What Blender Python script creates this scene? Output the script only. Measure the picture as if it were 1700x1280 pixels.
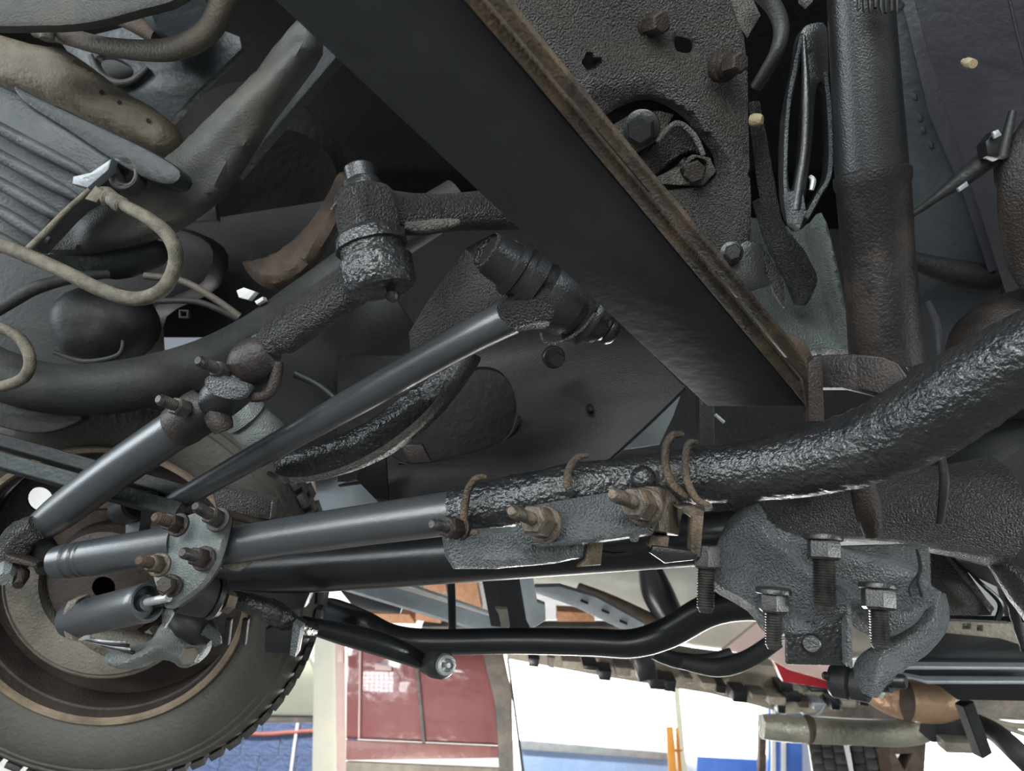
import bpy, math, random
from mathutils import Vector, Matrix, noise
from mathutils.geometry import tessellate_polygon
random.seed(7)
for o in list(bpy.data.objects): bpy.data.objects.remove(o)
SC = bpy.context.scene; COL = SC.collection
# ---------------------------------------------------------------- camera, world, lights, exposure
F = 1228.0; CZ = 1.5; PITCH = math.radians(25)
cd = bpy.data.cameras.new('camera'); cam = bpy.data.objects.new('camera', cd); COL.objects.link(cam)
cam.location = (0, 0, CZ); cam.rotation_euler = (math.pi/2 + PITCH, 0, 0)
cd.sensor_width = 36; cd.lens = F/1700*36; cd.clip_start = .02
cd.dof.use_dof = True; cd.dof.focus_distance = 1.0; cd.dof.aperture_fstop = 7
SC.camera = cam
w = bpy.data.worlds.new('world'); SC.world = w; w.use_nodes = True
w.node_tree.nodes['Background'].inputs[0].default_value = (.78, .88, 1, 1)
w.node_tree.nodes['Background'].inputs[1].default_value = .22
vs = SC.view_settings; vs.view_transform = 'Standard'; vs.look = 'None'; vs.gamma = 1; vs.use_curve_mapping = False
vs.exposure = .55
def area(name, loc, target, sx, sy, power, col):
    l = bpy.data.lights.new(name, 'AREA'); l.shape = 'RECTANGLE'; l.size = sx; l.size_y = sy; l.energy = power; l.color = col
    o = bpy.data.objects.new(name, l); COL.objects.link(o); o.location = loc
    o.rotation_euler = (Vector(target)-Vector(loc)).to_track_quat('-Z', 'Y').to_euler()
    return o
area('fill_light_behind', (-.8, -3.3, 3.45), (0, 1, 1.9), 4.2, .6, 120, (.90, .96, 1))  # added fill from behind, raised so the maroon door does not mirror it
area('shop_lamp_left', (-3.6, .4, 2.6), (0, 1.2, 2.0), .6, 1.6, 38, (.88, .96, 1))
area('shop_lamp_right', (3.3, .1, 1.5), (.8, 1, 2.1), .5, .9, 60, (.92, .99, .97))
area('bay_door_daylight', (1.6, 7.2, .75), (.1, 1.0, 1.9), 3.6, 1.2, 260, (1, .98, .94))
area('back_wall_fill', (-1.8, 5.9, 4.3), (-1.8, 8.2, 1.5), 4.5, .4, 230, (1, .98, .93))  # added lamp that brightens the back wall, hidden behind the underbody
area('aisle_lamp', (-.8, 2.2, .25), (-.9, 5.5, 1.4), 1.4, .3, 40, (1, .98, .95))
# ---------------------------------------------------------------- helpers
cp, sp = math.cos(PITCH), math.sin(PITCH)
RT = Vector((1, 0, 0)); FW = Vector((0, cp, sp)); UP = Vector((0, -sp, cp)); CAM = Vector((0, 0, CZ))
def P(x, y, d): return CAM + d*(FW + (x-850)/F*RT + (640-y)/F*UP)
def dY(y, Y): return Y/(cp - (640-y)/F*sp)
def plane(pl):
    """depth function: number = facing the lens, ('Y',v) = upright wall at world y, 3 points = tilted plane"""
    if isinstance(pl, (int, float)): return lambda x, y: pl
    if pl[0] == 'Y': return lambda x, y: dY(y, pl[1])
    m = Matrix([[p[0], p[1], 1] for p in pl]); s = m.inverted() @ Vector([1/p[2] for p in pl])
    return lambda x, y: 1/(s[0]*x + s[1]*y + s[2])
def cat(pts, n=6, closed=False):
    N = len(pts); out = []
    rng = N if closed else N-1
    for i in range(rng):
        if closed: a, b, c, e = pts[(i-1) % N], pts[i], pts[(i+1) % N], pts[(i+2) % N]
        else: a, b, c, e = pts[max(i-1, 0)], pts[i], pts[i+1], pts[min(i+2, N-1)]
        for k in range(n):
            t = k/n
            out.append(tuple(.5*((2*b[j]) + (c[j]-a[j])*t + (2*a[j]-5*b[j]+4*c[j]-e[j])*t*t + (3*b[j]-a[j]-3*c[j]+e[j])*t**3) for j in range(len(b))))
    if not closed: out.append(tuple(pts[-1]))
    return out
def sweep(cs, rs, seg=24, lump=0, ls=60, flat=1.0, fdir=None, cap=True, rot=0):
    """tube through world points cs with radii rs"""
    V, Fc = [], []; n = len(cs); up = None
    for i in range(n):
        t = (cs[min(i+1, n-1)] - cs[max(i-1, 0)]).normalized()
        if up is None:
            up = (fdir or Vector((.12, -.9, .35))).copy()
        up = (up - t*up.dot(t)).normalized(); sd = t.cross(up)
        for k in range(seg):
            a = 2*math.pi*k/seg + rot
            dv = up*math.cos(a)*flat + sd*math.sin(a)
            r = rs[i]
            if lump: r *= 1 + lump*noise.noise((cs[i]+dv*rs[i])*ls) + .5*lump*noise.noise((cs[i]+dv*rs[i])*ls*2.3)
            V.append(cs[i] + dv*r)
    for i in range(n-1):
        for k in range(seg):
            k2 = (k+1) % seg
            Fc.append((i*seg+k, i*seg+k2, (i+1)*seg+k2, (i+1)*seg+k))
    if cap:
        Fc.append(tuple(range(seg-1, -1, -1))); Fc.append(tuple((n-1)*seg+k for k in range(seg)))
    return V, Fc
def tube(path, n=6, **kw):
    """path of (x, y, depth, radius in px)"""
    pts = cat(path, n)
    return sweep([P(a, b, c) for a, b, c, r in pts], [r*c/F for a, b, c, r in pts], **kw)
def lathe(p0, p1, prof, seg=28, rot=0, frac=True, cap=True, lump=0, ls=60):
    """p0,p1 (x,y,depth); prof = (fraction, radius px)"""
    A, B = P(*p0), P(*p1); ax = B-A; cs, rs = [], []
    for t, r in prof:
        cs.append(A+ax*t); rs.append(r*(p0[2]+(p1[2]-p0[2])*t)/F)
    t = ax.normalized(); up = Vector((.12, -.9, .35)); up = (up-t*up.dot(t)).normalized(); sd = t.cross(up)
    V, Fc = [], []
    for c, r in zip(cs, rs):
        for k in range(seg):
            a = 2*math.pi*k/seg+rot; dv = up*math.cos(a)+sd*math.sin(a)
            rr = r*(1+lump*noise.noise((c+dv*r)*ls)) if lump else r
            V.append(c+dv*rr)
    n = len(cs)
    for i in range(n-1):
        for k in range(seg):
            k2 = (k+1) % seg; Fc.append((i*seg+k, i*seg+k2, (i+1)*seg+k2, (i+1)*seg+k))
    if cap:
        Fc.append(tuple(range(seg-1, -1, -1))); Fc.append(tuple((n-1)*seg+k for k in range(seg)))
    return V, Fc
def inset(L, b):
    n = len(L); ar = sum(L[i][0]*L[(i+1) % n][1]-L[(i+1) % n][0]*L[i][1] for i in range(n)); s = 1 if ar > 0 else -1
    out = []
    for i in range(n):
        p, q, r = L[i-1], L[i], L[(i+1) % n]
        e1 = (q[0]-p[0], q[1]-p[1]); e2 = (r[0]-q[0], r[1]-q[1])
        l1 = math.hypot(*e1) or 1; l2 = math.hypot(*e2) or 1
        n1 = (-e1[1]/l1*s, e1[0]/l1*s); n2 = (-e2[1]/l2*s, e2[0]/l2*s)
        m = (n1[0]+n2[0], n1[1]+n2[1]); k = m[0]*n1[0]+m[1]*n1[1]; k = max(k, .5)
        out.append((q[0]+m[0]*b/k, q[1]+m[1]*b/k))
    return out
def plate(poly, pl=1.0, th=.006, b=.0015, holes=(), smooth=0, dish=0):
    """solid plate with rounded front rim; outline in px laid on a plane, thickness away from the lens"""
    df = plane(pl)
    if smooth: poly = cat(poly, smooth, True)
    cx = sum(p[0] for p in poly)/len(poly); cy = sum(p[1] for p in poly)/len(poly)
    O = P(cx, cy, df(cx, cy)); X = (P(cx+30, cy, df(cx+30, cy))-O); Y = (P(cx, cy+30, df(cx, cy+30))-O)
    X.normalize(); N = X.cross(Y).normalized(); Y = N.cross(X)
    if N.dot(O-CAM) < 0: N = -N
    def loc(L): return [((P(x, y, df(x, y))-O).dot(X), (P(x, y, df(x, y))-O).dot(Y)) for x, y in L]
    loops = [loc(poly)] + [loc(cat(h, smooth or 4, True) if len(h) > 4 else h) for h in holes]
    V, Fc = [], []; fronts, backs = [], []
    for li, L in enumerate(loops):
        s = 1 if li == 0 else -1
        rings = [(L, th), (L, b), (inset(L, s*b*.3), b*.3), (inset(L, s*b), 0)]
        base = len(V); n = len(L)
        for R, z in rings:
            for p in R: V.append(O + X*p[0] + Y*p[1] + N*z)
        for r in range(3):
            for k in range(n):
                k2 = (k+1) % n; Fc.append((base+r*n+k, base+r*n+k2, base+(r+1)*n+k2, base+(r+1)*n+k))
        fronts.append((base+3*n, n)); backs.append((base, n))
    for grp in (fronts, backs):
        tl = [[V[s+k] for k in range(n)] for s, n in grp]; idx = [s+k for s, n in grp for k in range(n)]
        # tessellate in local 2d for robustness
        tl2 = [[Vector(((v-O).dot(X), (v-O).dot(Y), 0)) for v in l] for l in tl]
        for t in tessellate_polygon(tl2): Fc.append(tuple(idx[i] for i in t))
    return V, Fc
def seg_d(p, a, b):
    dx, dy = b[0]-a[0], b[1]-a[1]; l = dx*dx+dy*dy or 1e-9
    t = max(0, min(1, ((p[0]-a[0])*dx+(p[1]-a[1])*dy)/l))
    return math.hypot(p[0]-a[0]-t*dx, p[1]-a[1]-t*dy), t
def inside(p, L):
    c = False; n = len(L)
    for i in range(n):
        a, b = L[i], L[i-1]
        if (a[1] > p[1]) != (b[1] > p[1]) and p[0] < (b[0]-a[0])*(p[1]-a[1])/(b[1]-a[1])+a[0]: c = not c
    return c
def cast(poly, pl=1.0, th=.02, b=.01, ridges=(), step=7, lump=.002, ls=40, holes=(), smooth=3, dome=0):
    """cast relief: outline px on a plane, rounded rim of b metres, ridges = (polyline [(x,y,halfwidth px)], height m)"""
    from mathutils.geometry import delaunay_2d_cdt
    df = plane(pl)
    if smooth: poly = cat(poly, smooth, True)
    holes = [cat(h, 3, True) for h in holes]
    loops = [poly]+holes; pts, edges = [], []
    for L in loops:
        k = len(pts); n = len(L); pts += [(p[0], p[1]) for p in L]; edges += [(k+i, k+(i+1) % n) for i in range(n)]
    x0, x1 = min(p[0] for p in poly), max(p[0] for p in poly); y0, y1 = min(p[1] for p in poly), max(p[1] for p in poly)
    def edist(p): return min(seg_d(p, L[i-1], L[i])[0] for L in loops for i in range(len(L)))
    def ok(p): return inside(p, poly) and not any(inside(p, h) for h in holes)
    yy = y0+step/2; row = 0
    while yy < y1:
        xx_ = x0+(step/2 if row % 2 else 0)
        while xx_ < x1:
            p = (xx_, yy)
            if ok(p) and edist(p) > step*.45: pts.append(p)
            xx_ += step
        yy += step*.87; row += 1
    res = delaunay_2d_cdt([Vector(p) for p in pts], edges, [], 0, 1e-6)
    v2, fc = res[0], res[2]
    fc = [f for f in fc if ok((sum(v2[i][0] for i in f)/len(f), sum(v2[i][1] for i in f)/len(f)))]
    cx = (x0+x1)/2; cy = (y0+y1)/2; O = P(cx, cy, df(cx, cy))
    N = (P(cx+30, cy, df(cx+30, cy))-O).cross(P(cx, cy+30, df(cx, cy+30))-O).normalized()
    if N.dot(O-CAM) < 0: N = -N
    V = []; bpx = b*F/df(cx, cy)
    for v in v2:
        p = (v[0], v[1]); e = min(edist(p)/bpx, 1); z = b*(1-math.sqrt(max(0, 1-(1-e)**2)))
        for pl_, h in ridges:
            best = 0
            for i in range(len(pl_)-1):
                d, t = seg_d(p, pl_[i], pl_[i+1]); wd = pl_[i][2]+(pl_[i+1][2]-pl_[i][2])*t
                if d < wd: best = max(best, (math.cos(math.pi*d/wd)+1)/2)
            z -= h*best*min(1, e*1.5)
        q = P(p[0], p[1], df(*p)); z += lump*noise.noise(q*ls)*e
        V.append(q+N*z)
    n = len(V); back = [P(v[0], v[1], df(v[0], v[1]))+N*th for v in v2]
    Fc = [tuple(f) for f in fc]+[tuple(n+i for i in reversed(f)) for f in fc]
    cnt = {}
    for f in fc:
        for i in range(len(f)):
            e = (f[i], f[(i+1) % len(f)]); cnt[e] = 1
    for (a, c) in list(cnt):
        if (c, a) not in cnt: Fc.append((c, a, n+a, n+c))
    return V+back, Fc
def boxw(c, hx, hy, hz, X=Vector((1, 0, 0)), Y=Vector((0, 1, 0)), Z=Vector((0, 0, 1)), b=.15):
    """box with chamfered long edges, centre world c"""
    m = min(hx, hy, hz)*b; V = []; 
    for z, i in ((-hz, m), (-hz+m, 0), (hz-m, 0), (hz, m)):
        for (sx, sy) in ((-1, -1), (1, -1), (1, 1), (-1, 1)):
            a, e = (hx-i)*sx, (hy-i)*sy
            if sx*sy > 0: V += [c+X*a+Y*(e-sy*m)+Z*z, c+X*(a-sx*m)+Y*e+Z*z] if (sx > 0) else [c+X*a+Y*(e-sy*m)+Z*z, c+X*(a-sx*m)+Y*e+Z*z]
            else: V += [c+X*(a-sx*m)+Y*e+Z*z, c+X*a+Y*(e-sy*m)+Z*z]
    Fc = []
    for r in range(3):
        for k in range(8):
            k2 = (k+1) % 8; Fc.append((r*8+k, r*8+k2, (r+1)*8+k2, (r+1)*8+k))
    Fc += [tuple(range(7, -1, -1)), tuple(range(24, 32))]
    return V, Fc
def bar(p0, p1, w, h, roll=None):
    """rectangular bar between px points; w,h in px at start depth"""
    A, B = P(*p0), P(*p1); Z = (B-A); L = Z.length/2; Z.normalize()
    Y = (roll or Vector((0, -1, .2))); Y = (Y-Z*Y.dot(Z)).normalized(); X = Y.cross(Z)
    return boxw((A+B)/2, w/2*p0[2]/F, h/2*p0[2]/F, L, X, Y, Z)
MATS = {}
def mat(name, c, rough=.5, metal=0, bump=.3, bs=260, c2=None, ms=9, mt=.5, sharp=.12, emit=0, coat=0, spec=.5, bd=1.1):
    m = bpy.data.materials.new(name); m.use_nodes = True; nt = m.node_tree; N = nt.nodes; L = nt.links
    b = N['Principled BSDF']; b.inputs['Roughness'].default_value = rough; b.inputs['Metallic'].default_value = metal
    b.inputs['Specular IOR Level'].default_value = spec; b.inputs['Coat Weight'].default_value = coat
    tc = N.new('ShaderNodeTexCoord')
    n1 = N.new('ShaderNodeTexNoise'); n1.inputs['Scale'].default_value = ms; n1.inputs['Detail'].default_value = 8; n1.inputs['Roughness'].default_value = .65
    L.new(tc.outputs['Object'], n1.inputs['Vector'])
    cr = N.new('ShaderNodeValToRGB'); cr.color_ramp.elements[0].position = mt-sharp; cr.color_ramp.elements[1].position = mt+sharp
    c2 = c2 or tuple(v*1.35 for v in c)
    cr.color_ramp.elements[0].color = (*c, 1); cr.color_ramp.elements[1].color = (*c2, 1)
    L.new(n1.outputs['Fac'], cr.inputs[0]); L.new(cr.outputs[0], b.inputs['Base Color'])
    if bump:
        n2 = N.new('ShaderNodeTexNoise'); n2.inputs['Scale'].default_value = bs; n2.inputs['Detail'].default_value = 3
        L.new(tc.outputs['Object'], n2.inputs['Vector'])
        bp = N.new('ShaderNodeBump'); bp.inputs['Strength'].default_value = bump; bp.inputs['Distance'].default_value = bd/bs
        L.new(n2.outputs['Fac'], bp.inputs['Height']); L.new(bp.outputs[0], b.inputs['Normal'])
        mr = N.new('ShaderNodeMapRange'); mr.inputs[3].default_value = max(rough-.12, .05); mr.inputs[4].default_value = min(rough+.15, 1)
        L.new(n1.outputs['Fac'], mr.inputs[0]); L.new(mr.outputs[0], b.inputs['Roughness'])
    if emit:
        b.inputs['Emission Color'].default_value = (*c, 1); b.inputs['Emission Strength'].default_value = emit
    MATS[name] = m; return m
THINGS = []
def mk(name, geoms, m, parent=None, label=None, catg=None, group=None, kind=None, ang=38):
    if isinstance(geoms, tuple): geoms = [geoms]
    V, Fc = [], []
    for g in geoms:
        k = len(V); V += g[0]; Fc += [tuple(i+k for i in f) for f in g[1]]
    lo = Vector([min(v[i] for v in V) for i in range(3)]); hi = Vector([max(v[i] for v in V) for i in range(3)])
    c = (lo+hi)/2
    me = bpy.data.meshes.new(name); me.from_pydata([v-c for v in V], [], Fc); me.validate()
    import bmesh
    bm = bmesh.new(); bm.from_mesh(me); bmesh.ops.recalc_face_normals(bm, faces=bm.faces); bm.to_mesh(me); bm.free()
    me.materials.append(MATS[m]); me.shade_smooth(); me.set_sharp_from_angle(angle=math.radians(ang))
    o = bpy.data.objects.new(name, me); COL.objects.link(o); o['_w'] = tuple(c); o['_lo'] = tuple(lo); o['_hi'] = tuple(hi)
    if parent is not None:
        o.parent = parent
        if parent.type == 'MESH': o.location = c - Vector(parent['_w'])
    else: o.location = c
    if label: o['label'] = label
    if catg: o['category'] = catg
    if group: o['group'] = group
    if kind: o['kind'] = kind
    return o
def thing(name, label, catg, group=None, kind=None):
    o = bpy.data.objects.new(name, None); COL.objects.link(o); o.empty_display_size = .05
    if kind: o['kind'] = kind
    else: o['label'] = label; o['category'] = catg
    if group: o['group'] = group
    THINGS.append(o); return o
def finish():
    bpy.context.view_layer.update()
    for t in THINGS:
        ch = [c for c in t.children if c.type == 'MESH']
        if not ch: continue
        lo = Vector([min(c['_lo'][i] for c in ch) for i in range(3)]); hi = Vector([max(c['_hi'][i] for c in ch) for i in range(3)])
        b = Vector(((lo.x+hi.x)/2, (lo.y+hi.y)/2, lo.z)); t.location = b
        for c in ch: c.location = Vector(c['_w'])-b
    for o in bpy.data.objects:
        for k in ('_w', '_lo', '_hi'):
            if k in o: del o[k]
def blocks(par, items, half):
    first = None
    for c, M3 in items:
        if first is None:
            first = o = mk('tread_block', boxw(Vector((0, 0, 0)), *half, b=.2), 'tread', par)
        else:
            o = first.copy(); COL.objects.link(o)
        o.rotation_euler = M3.to_euler(); o['_w'] = tuple(c); o['_lo'] = tuple(c-Vector((.01,)*3)); o['_hi'] = tuple(c+Vector((.01,)*3)); o.location = c
def threads(p0, p1, r, pitch=4.2, seg=18):
    A, B = Vector(p0[:2]), Vector(p1[:2]); Lpx = (P(*p1)-P(*p0)).length*F/p0[2]
    n = max(4, int(Lpx/pitch)); pr = [(0, r*.9)]
    for i in range(n): pr += [((i+.25)/n*.95, r), ((i+.75)/n*.95, r*.84)]
    pr += [(.97, r*.8), (1, r*.62)]
    return lathe(p0, p1, pr, seg=seg)
def bolt(par, base, tip, r, nr, nh, wr=None, mb='thread_black', mn='thread_black', mw=None, names=('stud', 'nut', 'washer'), pitch=4.2, rot=0):
    """threaded stud sticking out of a nut: base/tip (x,y,d); nh = fraction of length taken by the nut"""
    par = mk(names[0], threads(base, tip, r, pitch), mb, par)
    wf = .0
    if wr:
        wf = nh*.2
        mk(names[2], lathe(base, tip, [(-.02, wr*.95), (0, wr), (wf*.8, wr), (wf, wr*.93)]), mw or mn, par)
    mk(names[1], lathe(base, tip, [(wf, nr*.94), (wf+.04, nr), (nh*.9, nr), (nh, nr*.86)], seg=6, rot=rot), mn, par, ang=20)
def head(par, base, tip, r, wr=None, m='rust', name='bolt_head', rot=0):
    if wr: mk('washer', lathe(base, tip, [(-.1, wr*.95), (0, wr), (.22, wr), (.28, wr*.9)]), m, par)
    mk(name, lathe(base, tip, [(.2, r), (.85, r), (1, r*.85)], seg=6, rot=rot), m, par, ang=20)

# ---------------------------------------------------------------- materials
mat('beam_paint', (0.0416, 0.0442, 0.0468), .6, bump=.06, bs=60, c2=(0.052, 0.0546, 0.0585), ms=7, spec=.06)
mat('black_paint', (0.011, 0.0115, 0.0125), 0.3, bump=.3, bs=420, c2=(0.0175, 0.018, 0.019), spec=0.8)
mat('tube_paint', (0.0391, 0.0435, 0.0479), .27, bump=.16, bs=600, c2=(0.0493, 0.0536, 0.058), ms=6, spec=1)
mat('satin_black', (0.008, 0.009, 0.0105), 0.3, bump=.08, bs=300, c2=(0.0125, 0.0135, 0.0155), spec=0.6)
mat('hammered', (.013, .014, .016), .25, bump=.6, bs=170, c2=(.026, .026, .026), ms=12, spec=.9)
mat('pebble', (0.0522, 0.0487, 0.0452), .34, bump=1, bs=370, bd=4.5, c2=(0.087, 0.0783, 0.0661), ms=6, spec=.9)
mat('pebble_dark', (0.0209, 0.0201, 0.0194), .33, bump=1, bs=370, bd=4.5, c2=(0.0359, 0.0329, 0.0299), spec=.8)
mat('pebble_green', (0.18, 0.21, 0.2026), .42, bump=1, bs=370, bd=4.5, c2=(0.24, 0.27, 0.255))
mat('cast_grey', (0.0941, 0.1066, 0.1152), .30, bump=1, bd=4.5, bs=370, c2=(0.1779, 0.1925, 0.1989), ms=9, spec=1)
mat('flange_grey', (0.1466, 0.1662, 0.1642), .36, metal=.35, bump=.9, bd=1.6, bs=520, c2=(0.2639, 0.2835, 0.2737), ms=12)
mat('rust', (0.0413, 0.027, 0.0195), .7, bump=.6, bs=350, c2=(0.09, 0.06, 0.042), ms=22)
mat('rust_dark', (0.0168, 0.014, 0.0126), .5, bump=.6, bs=300, c2=(0.0385, 0.0266, 0.021), ms=14)
mat('rust_patchy', (.012, .0115, .012), .45, bump=.35, bs=260, c2=(.045, .032, .026), ms=13, mt=.57, sharp=.08)
mat('rust_edge', (0.0298, 0.0238, 0.0187), .65, bump=.8, bs=250, c2=(0.1275, 0.0892, 0.0553), ms=18, mt=.5)
mat('copper_nut', (.045, .04, .036), .38, bump=.5, bs=300, c2=(.17, .12, .08), ms=45)
mat('thread_black', (.022, .022, .023), .34, bump=.3, bs=500, c2=(.075, .066, .056), ms=60)
mat('stud_black', (.010, .0105, .012), .34, bump=.3, bs=500, c2=(.045, .040, .034), ms=50, spec=.8)
mat('alu_grime', (.034, .040, .040), .5, bump=.35, bs=300, c2=(.085, .082, .070), ms=9)
mat('alu_rib', (.040, .047, .054), .5, bump=.3, bs=200, c2=(.085, .09, .092), ms=12)
mat('tan_cast', (0.124, 0.1054, 0.0775), .6, bump=.35, bs=120, c2=(0.186, 0.1581, 0.1147), ms=9)
mat('tan_hose', (.075, .066, .05), .62, bump=.6, bs=500, c2=(.19, .165, .12), ms=45)
mat('brown_hose', (0.09, 0.078, 0.063), .6, bump=.3, bs=200, c2=(0.132, 0.108, 0.084), ms=14)
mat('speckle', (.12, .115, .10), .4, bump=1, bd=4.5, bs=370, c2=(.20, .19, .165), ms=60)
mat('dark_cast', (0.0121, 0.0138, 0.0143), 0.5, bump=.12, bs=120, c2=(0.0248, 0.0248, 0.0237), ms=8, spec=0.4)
mat('dark_green_cast', (0.024, 0.03, 0.03), .5, bump=.2, bs=90, c2=(0.033, 0.0396, 0.0396), ms=6)
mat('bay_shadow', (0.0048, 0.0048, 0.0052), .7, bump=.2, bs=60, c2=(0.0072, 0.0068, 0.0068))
mat('pipe_grey', (.026, .028, .028), .6, bump=.2, bs=150, c2=(.042, .042, .038), ms=8, spec=.35)
mat('fender', (0.044, 0.044, 0.0528), .45, bump=.15, bs=70, c2=(0.056, 0.056, 0.0656), ms=6)
mat('fender_blue', (0.0375, 0.045, 0.051), .4, bump=.15, bs=70, c2=(0.0562, 0.066, 0.0713), ms=6)
mat('frame_plate', (0.0062, 0.0062, 0.0067), .42, bump=.25, bs=400, c2=(0.0168, 0.0118, 0.0101), ms=5, mt=.55, spec=.3)
mat('rubber', (.016, .016, .017), .5, bump=.2, bs=200, c2=(.03, .03, .029))
mat('tyre', (.060, .055, .047), .6, bump=.25, bs=120, c2=(.082, .075, .064), ms=5)
mat('tread', (.045, .045, .043), .7, bump=.4, bs=150, c2=(.065, .064, .06), ms=9)
mat('rim_rust', (.16, .12, .085), .5, bump=.3, bs=150, c2=(.34, .26, .18), ms=7)
mat('rim_dark', (.035, .028, .026), .5, bump=.3, bs=150, c2=(.06, .045, .038), ms=7)
mat('drum_tan', (.09, .080, .066), .6, bump=.5, bs=200, c2=(.19, .17, .135), ms=9)
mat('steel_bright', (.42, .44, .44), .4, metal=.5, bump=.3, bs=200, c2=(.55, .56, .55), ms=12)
mat('zinc', (.30, .33, .35), .45, metal=.4, bump=.25, bs=200, c2=(.4, .43, .45), ms=10)
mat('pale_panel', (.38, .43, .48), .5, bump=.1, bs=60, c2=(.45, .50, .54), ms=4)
mat('cream', (.62, .64, .52), .5, bump=.08, bs=40, c2=(.70, .70, .58), ms=3)
mat('cream_tank', (0.36, 0.344, 0.288), .4, bump=.1, bs=40, c2=(0.448, 0.432, 0.368), ms=3)
mat('maroon', (.28, .10, .10), .14, bump=.06, bs=6, c2=(.34, .13, .125), ms=2, coat=1)
mat('maroon_trim', (.30, .12, .11), .3, bump=.1, bs=30, c2=(.36, .16, .14), ms=3)
mat('pink_post', (.62, .46, .42), .45, bump=.05, bs=30, c2=(.70, .54, .48), ms=3)
mat('wall_white', (.80, .80, .78), .7, bump=.2, bs=30, c2=(.86, .86, .84), ms=2)
mat('wall_blue', (.085, .125, .25), .6, bump=.6, bs=30, c2=(.11, .16, .31), ms=6)
mat('blue_light', (.28, .42, .70), .5, bump=.2, bs=30, c2=(.36, .5, .78), ms=3)
mat('blue_door', (.06, .17, .60), .4, bump=.1, bs=30, c2=(.09, .22, .68), ms=3)
mat('orange_post', (.62, .26, .04), .5, bump=.1, bs=30, c2=(.7, .32, .06), ms=5)
mat('orange_board', (.42, .20, .10), .6, bump=.4, bs=60, c2=(.55, .28, .15), ms=20)
mat('dim_metal', (.12, .12, .115), .55, bump=.4, bs=90, c2=(.26, .21, .17), ms=9)
mat('red_paint', (.35, .02, .03), .4, bump=.1, bs=30)
mat('copper_pipe', (.30, .17, .105), .38, metal=.5, bump=.2, bs=60, c2=(.48, .32, .20), ms=4)
mat('exhaust', (.22, .22, .19), .4, metal=.5, bump=.3, bs=60, c2=(.36, .34, .27), ms=8)
mat('beige_dirty', (.30, .26, .21), .6, bump=.4, bs=80, c2=(.42, .37, .29), ms=9)
mat('concrete', (.12, .115, .11), .8, bump=.3, bs=20, c2=(.16, .155, .15), ms=2)
mat('daylight', (1, 1, .99), .5, bump=0, emit=4.5)
mat('green_glass', (.62, .80, .50), .3, bump=0, emit=.55)
mat('hose_red', (.33, .12, .10), .5, bump=.1, bs=60)
mat('hole_black', (.006, .006, .006), .9, bump=0)
mat('grease_tan', (.34, .27, .17), .7, bump=.5, bs=300)

# ================================================================ SETTING
def quadw(a, b, c, e): return ([Vector(a), Vector(b), Vector(c), Vector(e)], [(0, 1, 2, 3)])
def boxs(x0, x1, y0, y1, z0, z1):
    return boxw(Vector(((x0+x1)/2, (y0+y1)/2, (z0+z1)/2)), (x1-x0)/2, (y1-y0)/2, (z1-z0)/2, b=.02)
mk('floor', boxs(-7, 7, -4, 9.2, -.1, 0), 'concrete', kind='structure')
YW = 8.6
wall = mk('wall_back', boxs(-7, 7, YW, YW+.15, 0, 4.6), 'wall_white', kind='structure')
# blue painted block courses on the lower wall
def zy(y, Y): return P(850, y, dY(y, Y)).z
def xx(x, y, Y): return P(x, y, dY(y, Y)).x
zb = zy(1188, YW)
bricks = []
bx0 = xx(150, 1230, YW); brick0 = None
for r in range(8):
    z1 = zb - r*.19
    for c in range(7):
        x0 = bx0 + c*.40 + (.2 if r % 2 else 0) - .2
        b = mk('block', boxs(x0+.006, x0+.394, YW-.03, YW-.001, z1-.184, z1), 'wall_blue', wall)
# bright daylight opening
win = thing('window_1', '', '', kind='structure')
x0, x1 = xx(842, 1150, YW-.1), xx(1118, 1150, YW-.1); zt = zy(1080, YW)
mk('pane', boxs(x0, x1, YW-.06, YW-.03, zy(1228, YW), zt), 'daylight', win)
x2, x3 = xx(1128, 1150, YW-.1), xx(1262, 1150, YW-.1)
mk('pane', boxs(x2, x3, YW-.06, YW-.03, zy(1252, YW), zt), 'daylight', win)
x4, x5 = xx(1520, 1250, YW-.1), xx(1750, 1250, YW-.1)
mk('pane', boxs(x4, x5, YW-.06, YW-.03, zy(1330, YW), zy(1200, YW)), 'daylight', win)
mk('window_frame', [boxs(x1, x2, YW-.12, YW-.01, zy(1290, YW), zt)], 'cream', win)
pb = mk('trim_1', plate([(866, 1230), (1112, 1252), (1112, 1400), (866, 1400)], ('Y', YW-.15), .04), 'blue_light', kind='structure')
mk('rail', plate([(864, 1228), (1112, 1250), (1112, 1262), (864, 1244)], ('Y', YW-.2), .05), 'zinc', pb)
mk('trim_2', plate([(1158, 1256), (1272, 1262), (1272, 1400), (1158, 1400)], ('Y', YW-.15), .04), 'blue_door', kind='structure')
dr = mk('door_1', plate([(1276, 1165), (1332, 1165), (1332, 1400), (1276, 1400)], ('Y', YW-.25), .05), 'blue_door', kind='structure')
for xa in (1281, 1298): mk('door_rail', plate([(xa, 1168), (xa+7, 1168), (xa+7, 1395), (xa, 1395)], ('Y', YW-.28), .03), 'wall_white', dr)
mk('post', plate([(1262, 1185), (1273, 1185), (1270, 1400), (1258, 1400)], ('Y', YW-.6), .08), 'rust', label='slim brown upright post left of the blue door', catg='post')
t = thing('step_ladder', 'orange side rails of a ladder leaning by the bright window', 'ladder')
mk('side_rail', plate([(1106, 1206), (1118, 1206), (1132, 1400), (1118, 1400)], ('Y', YW-.7), .03), 'orange_post', t)
mk('side_rail', plate([(1121, 1208), (1126, 1208), (1142, 1400), (1135, 1400)], ('Y', YW-.62), .03), 'orange_post', t)
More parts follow.
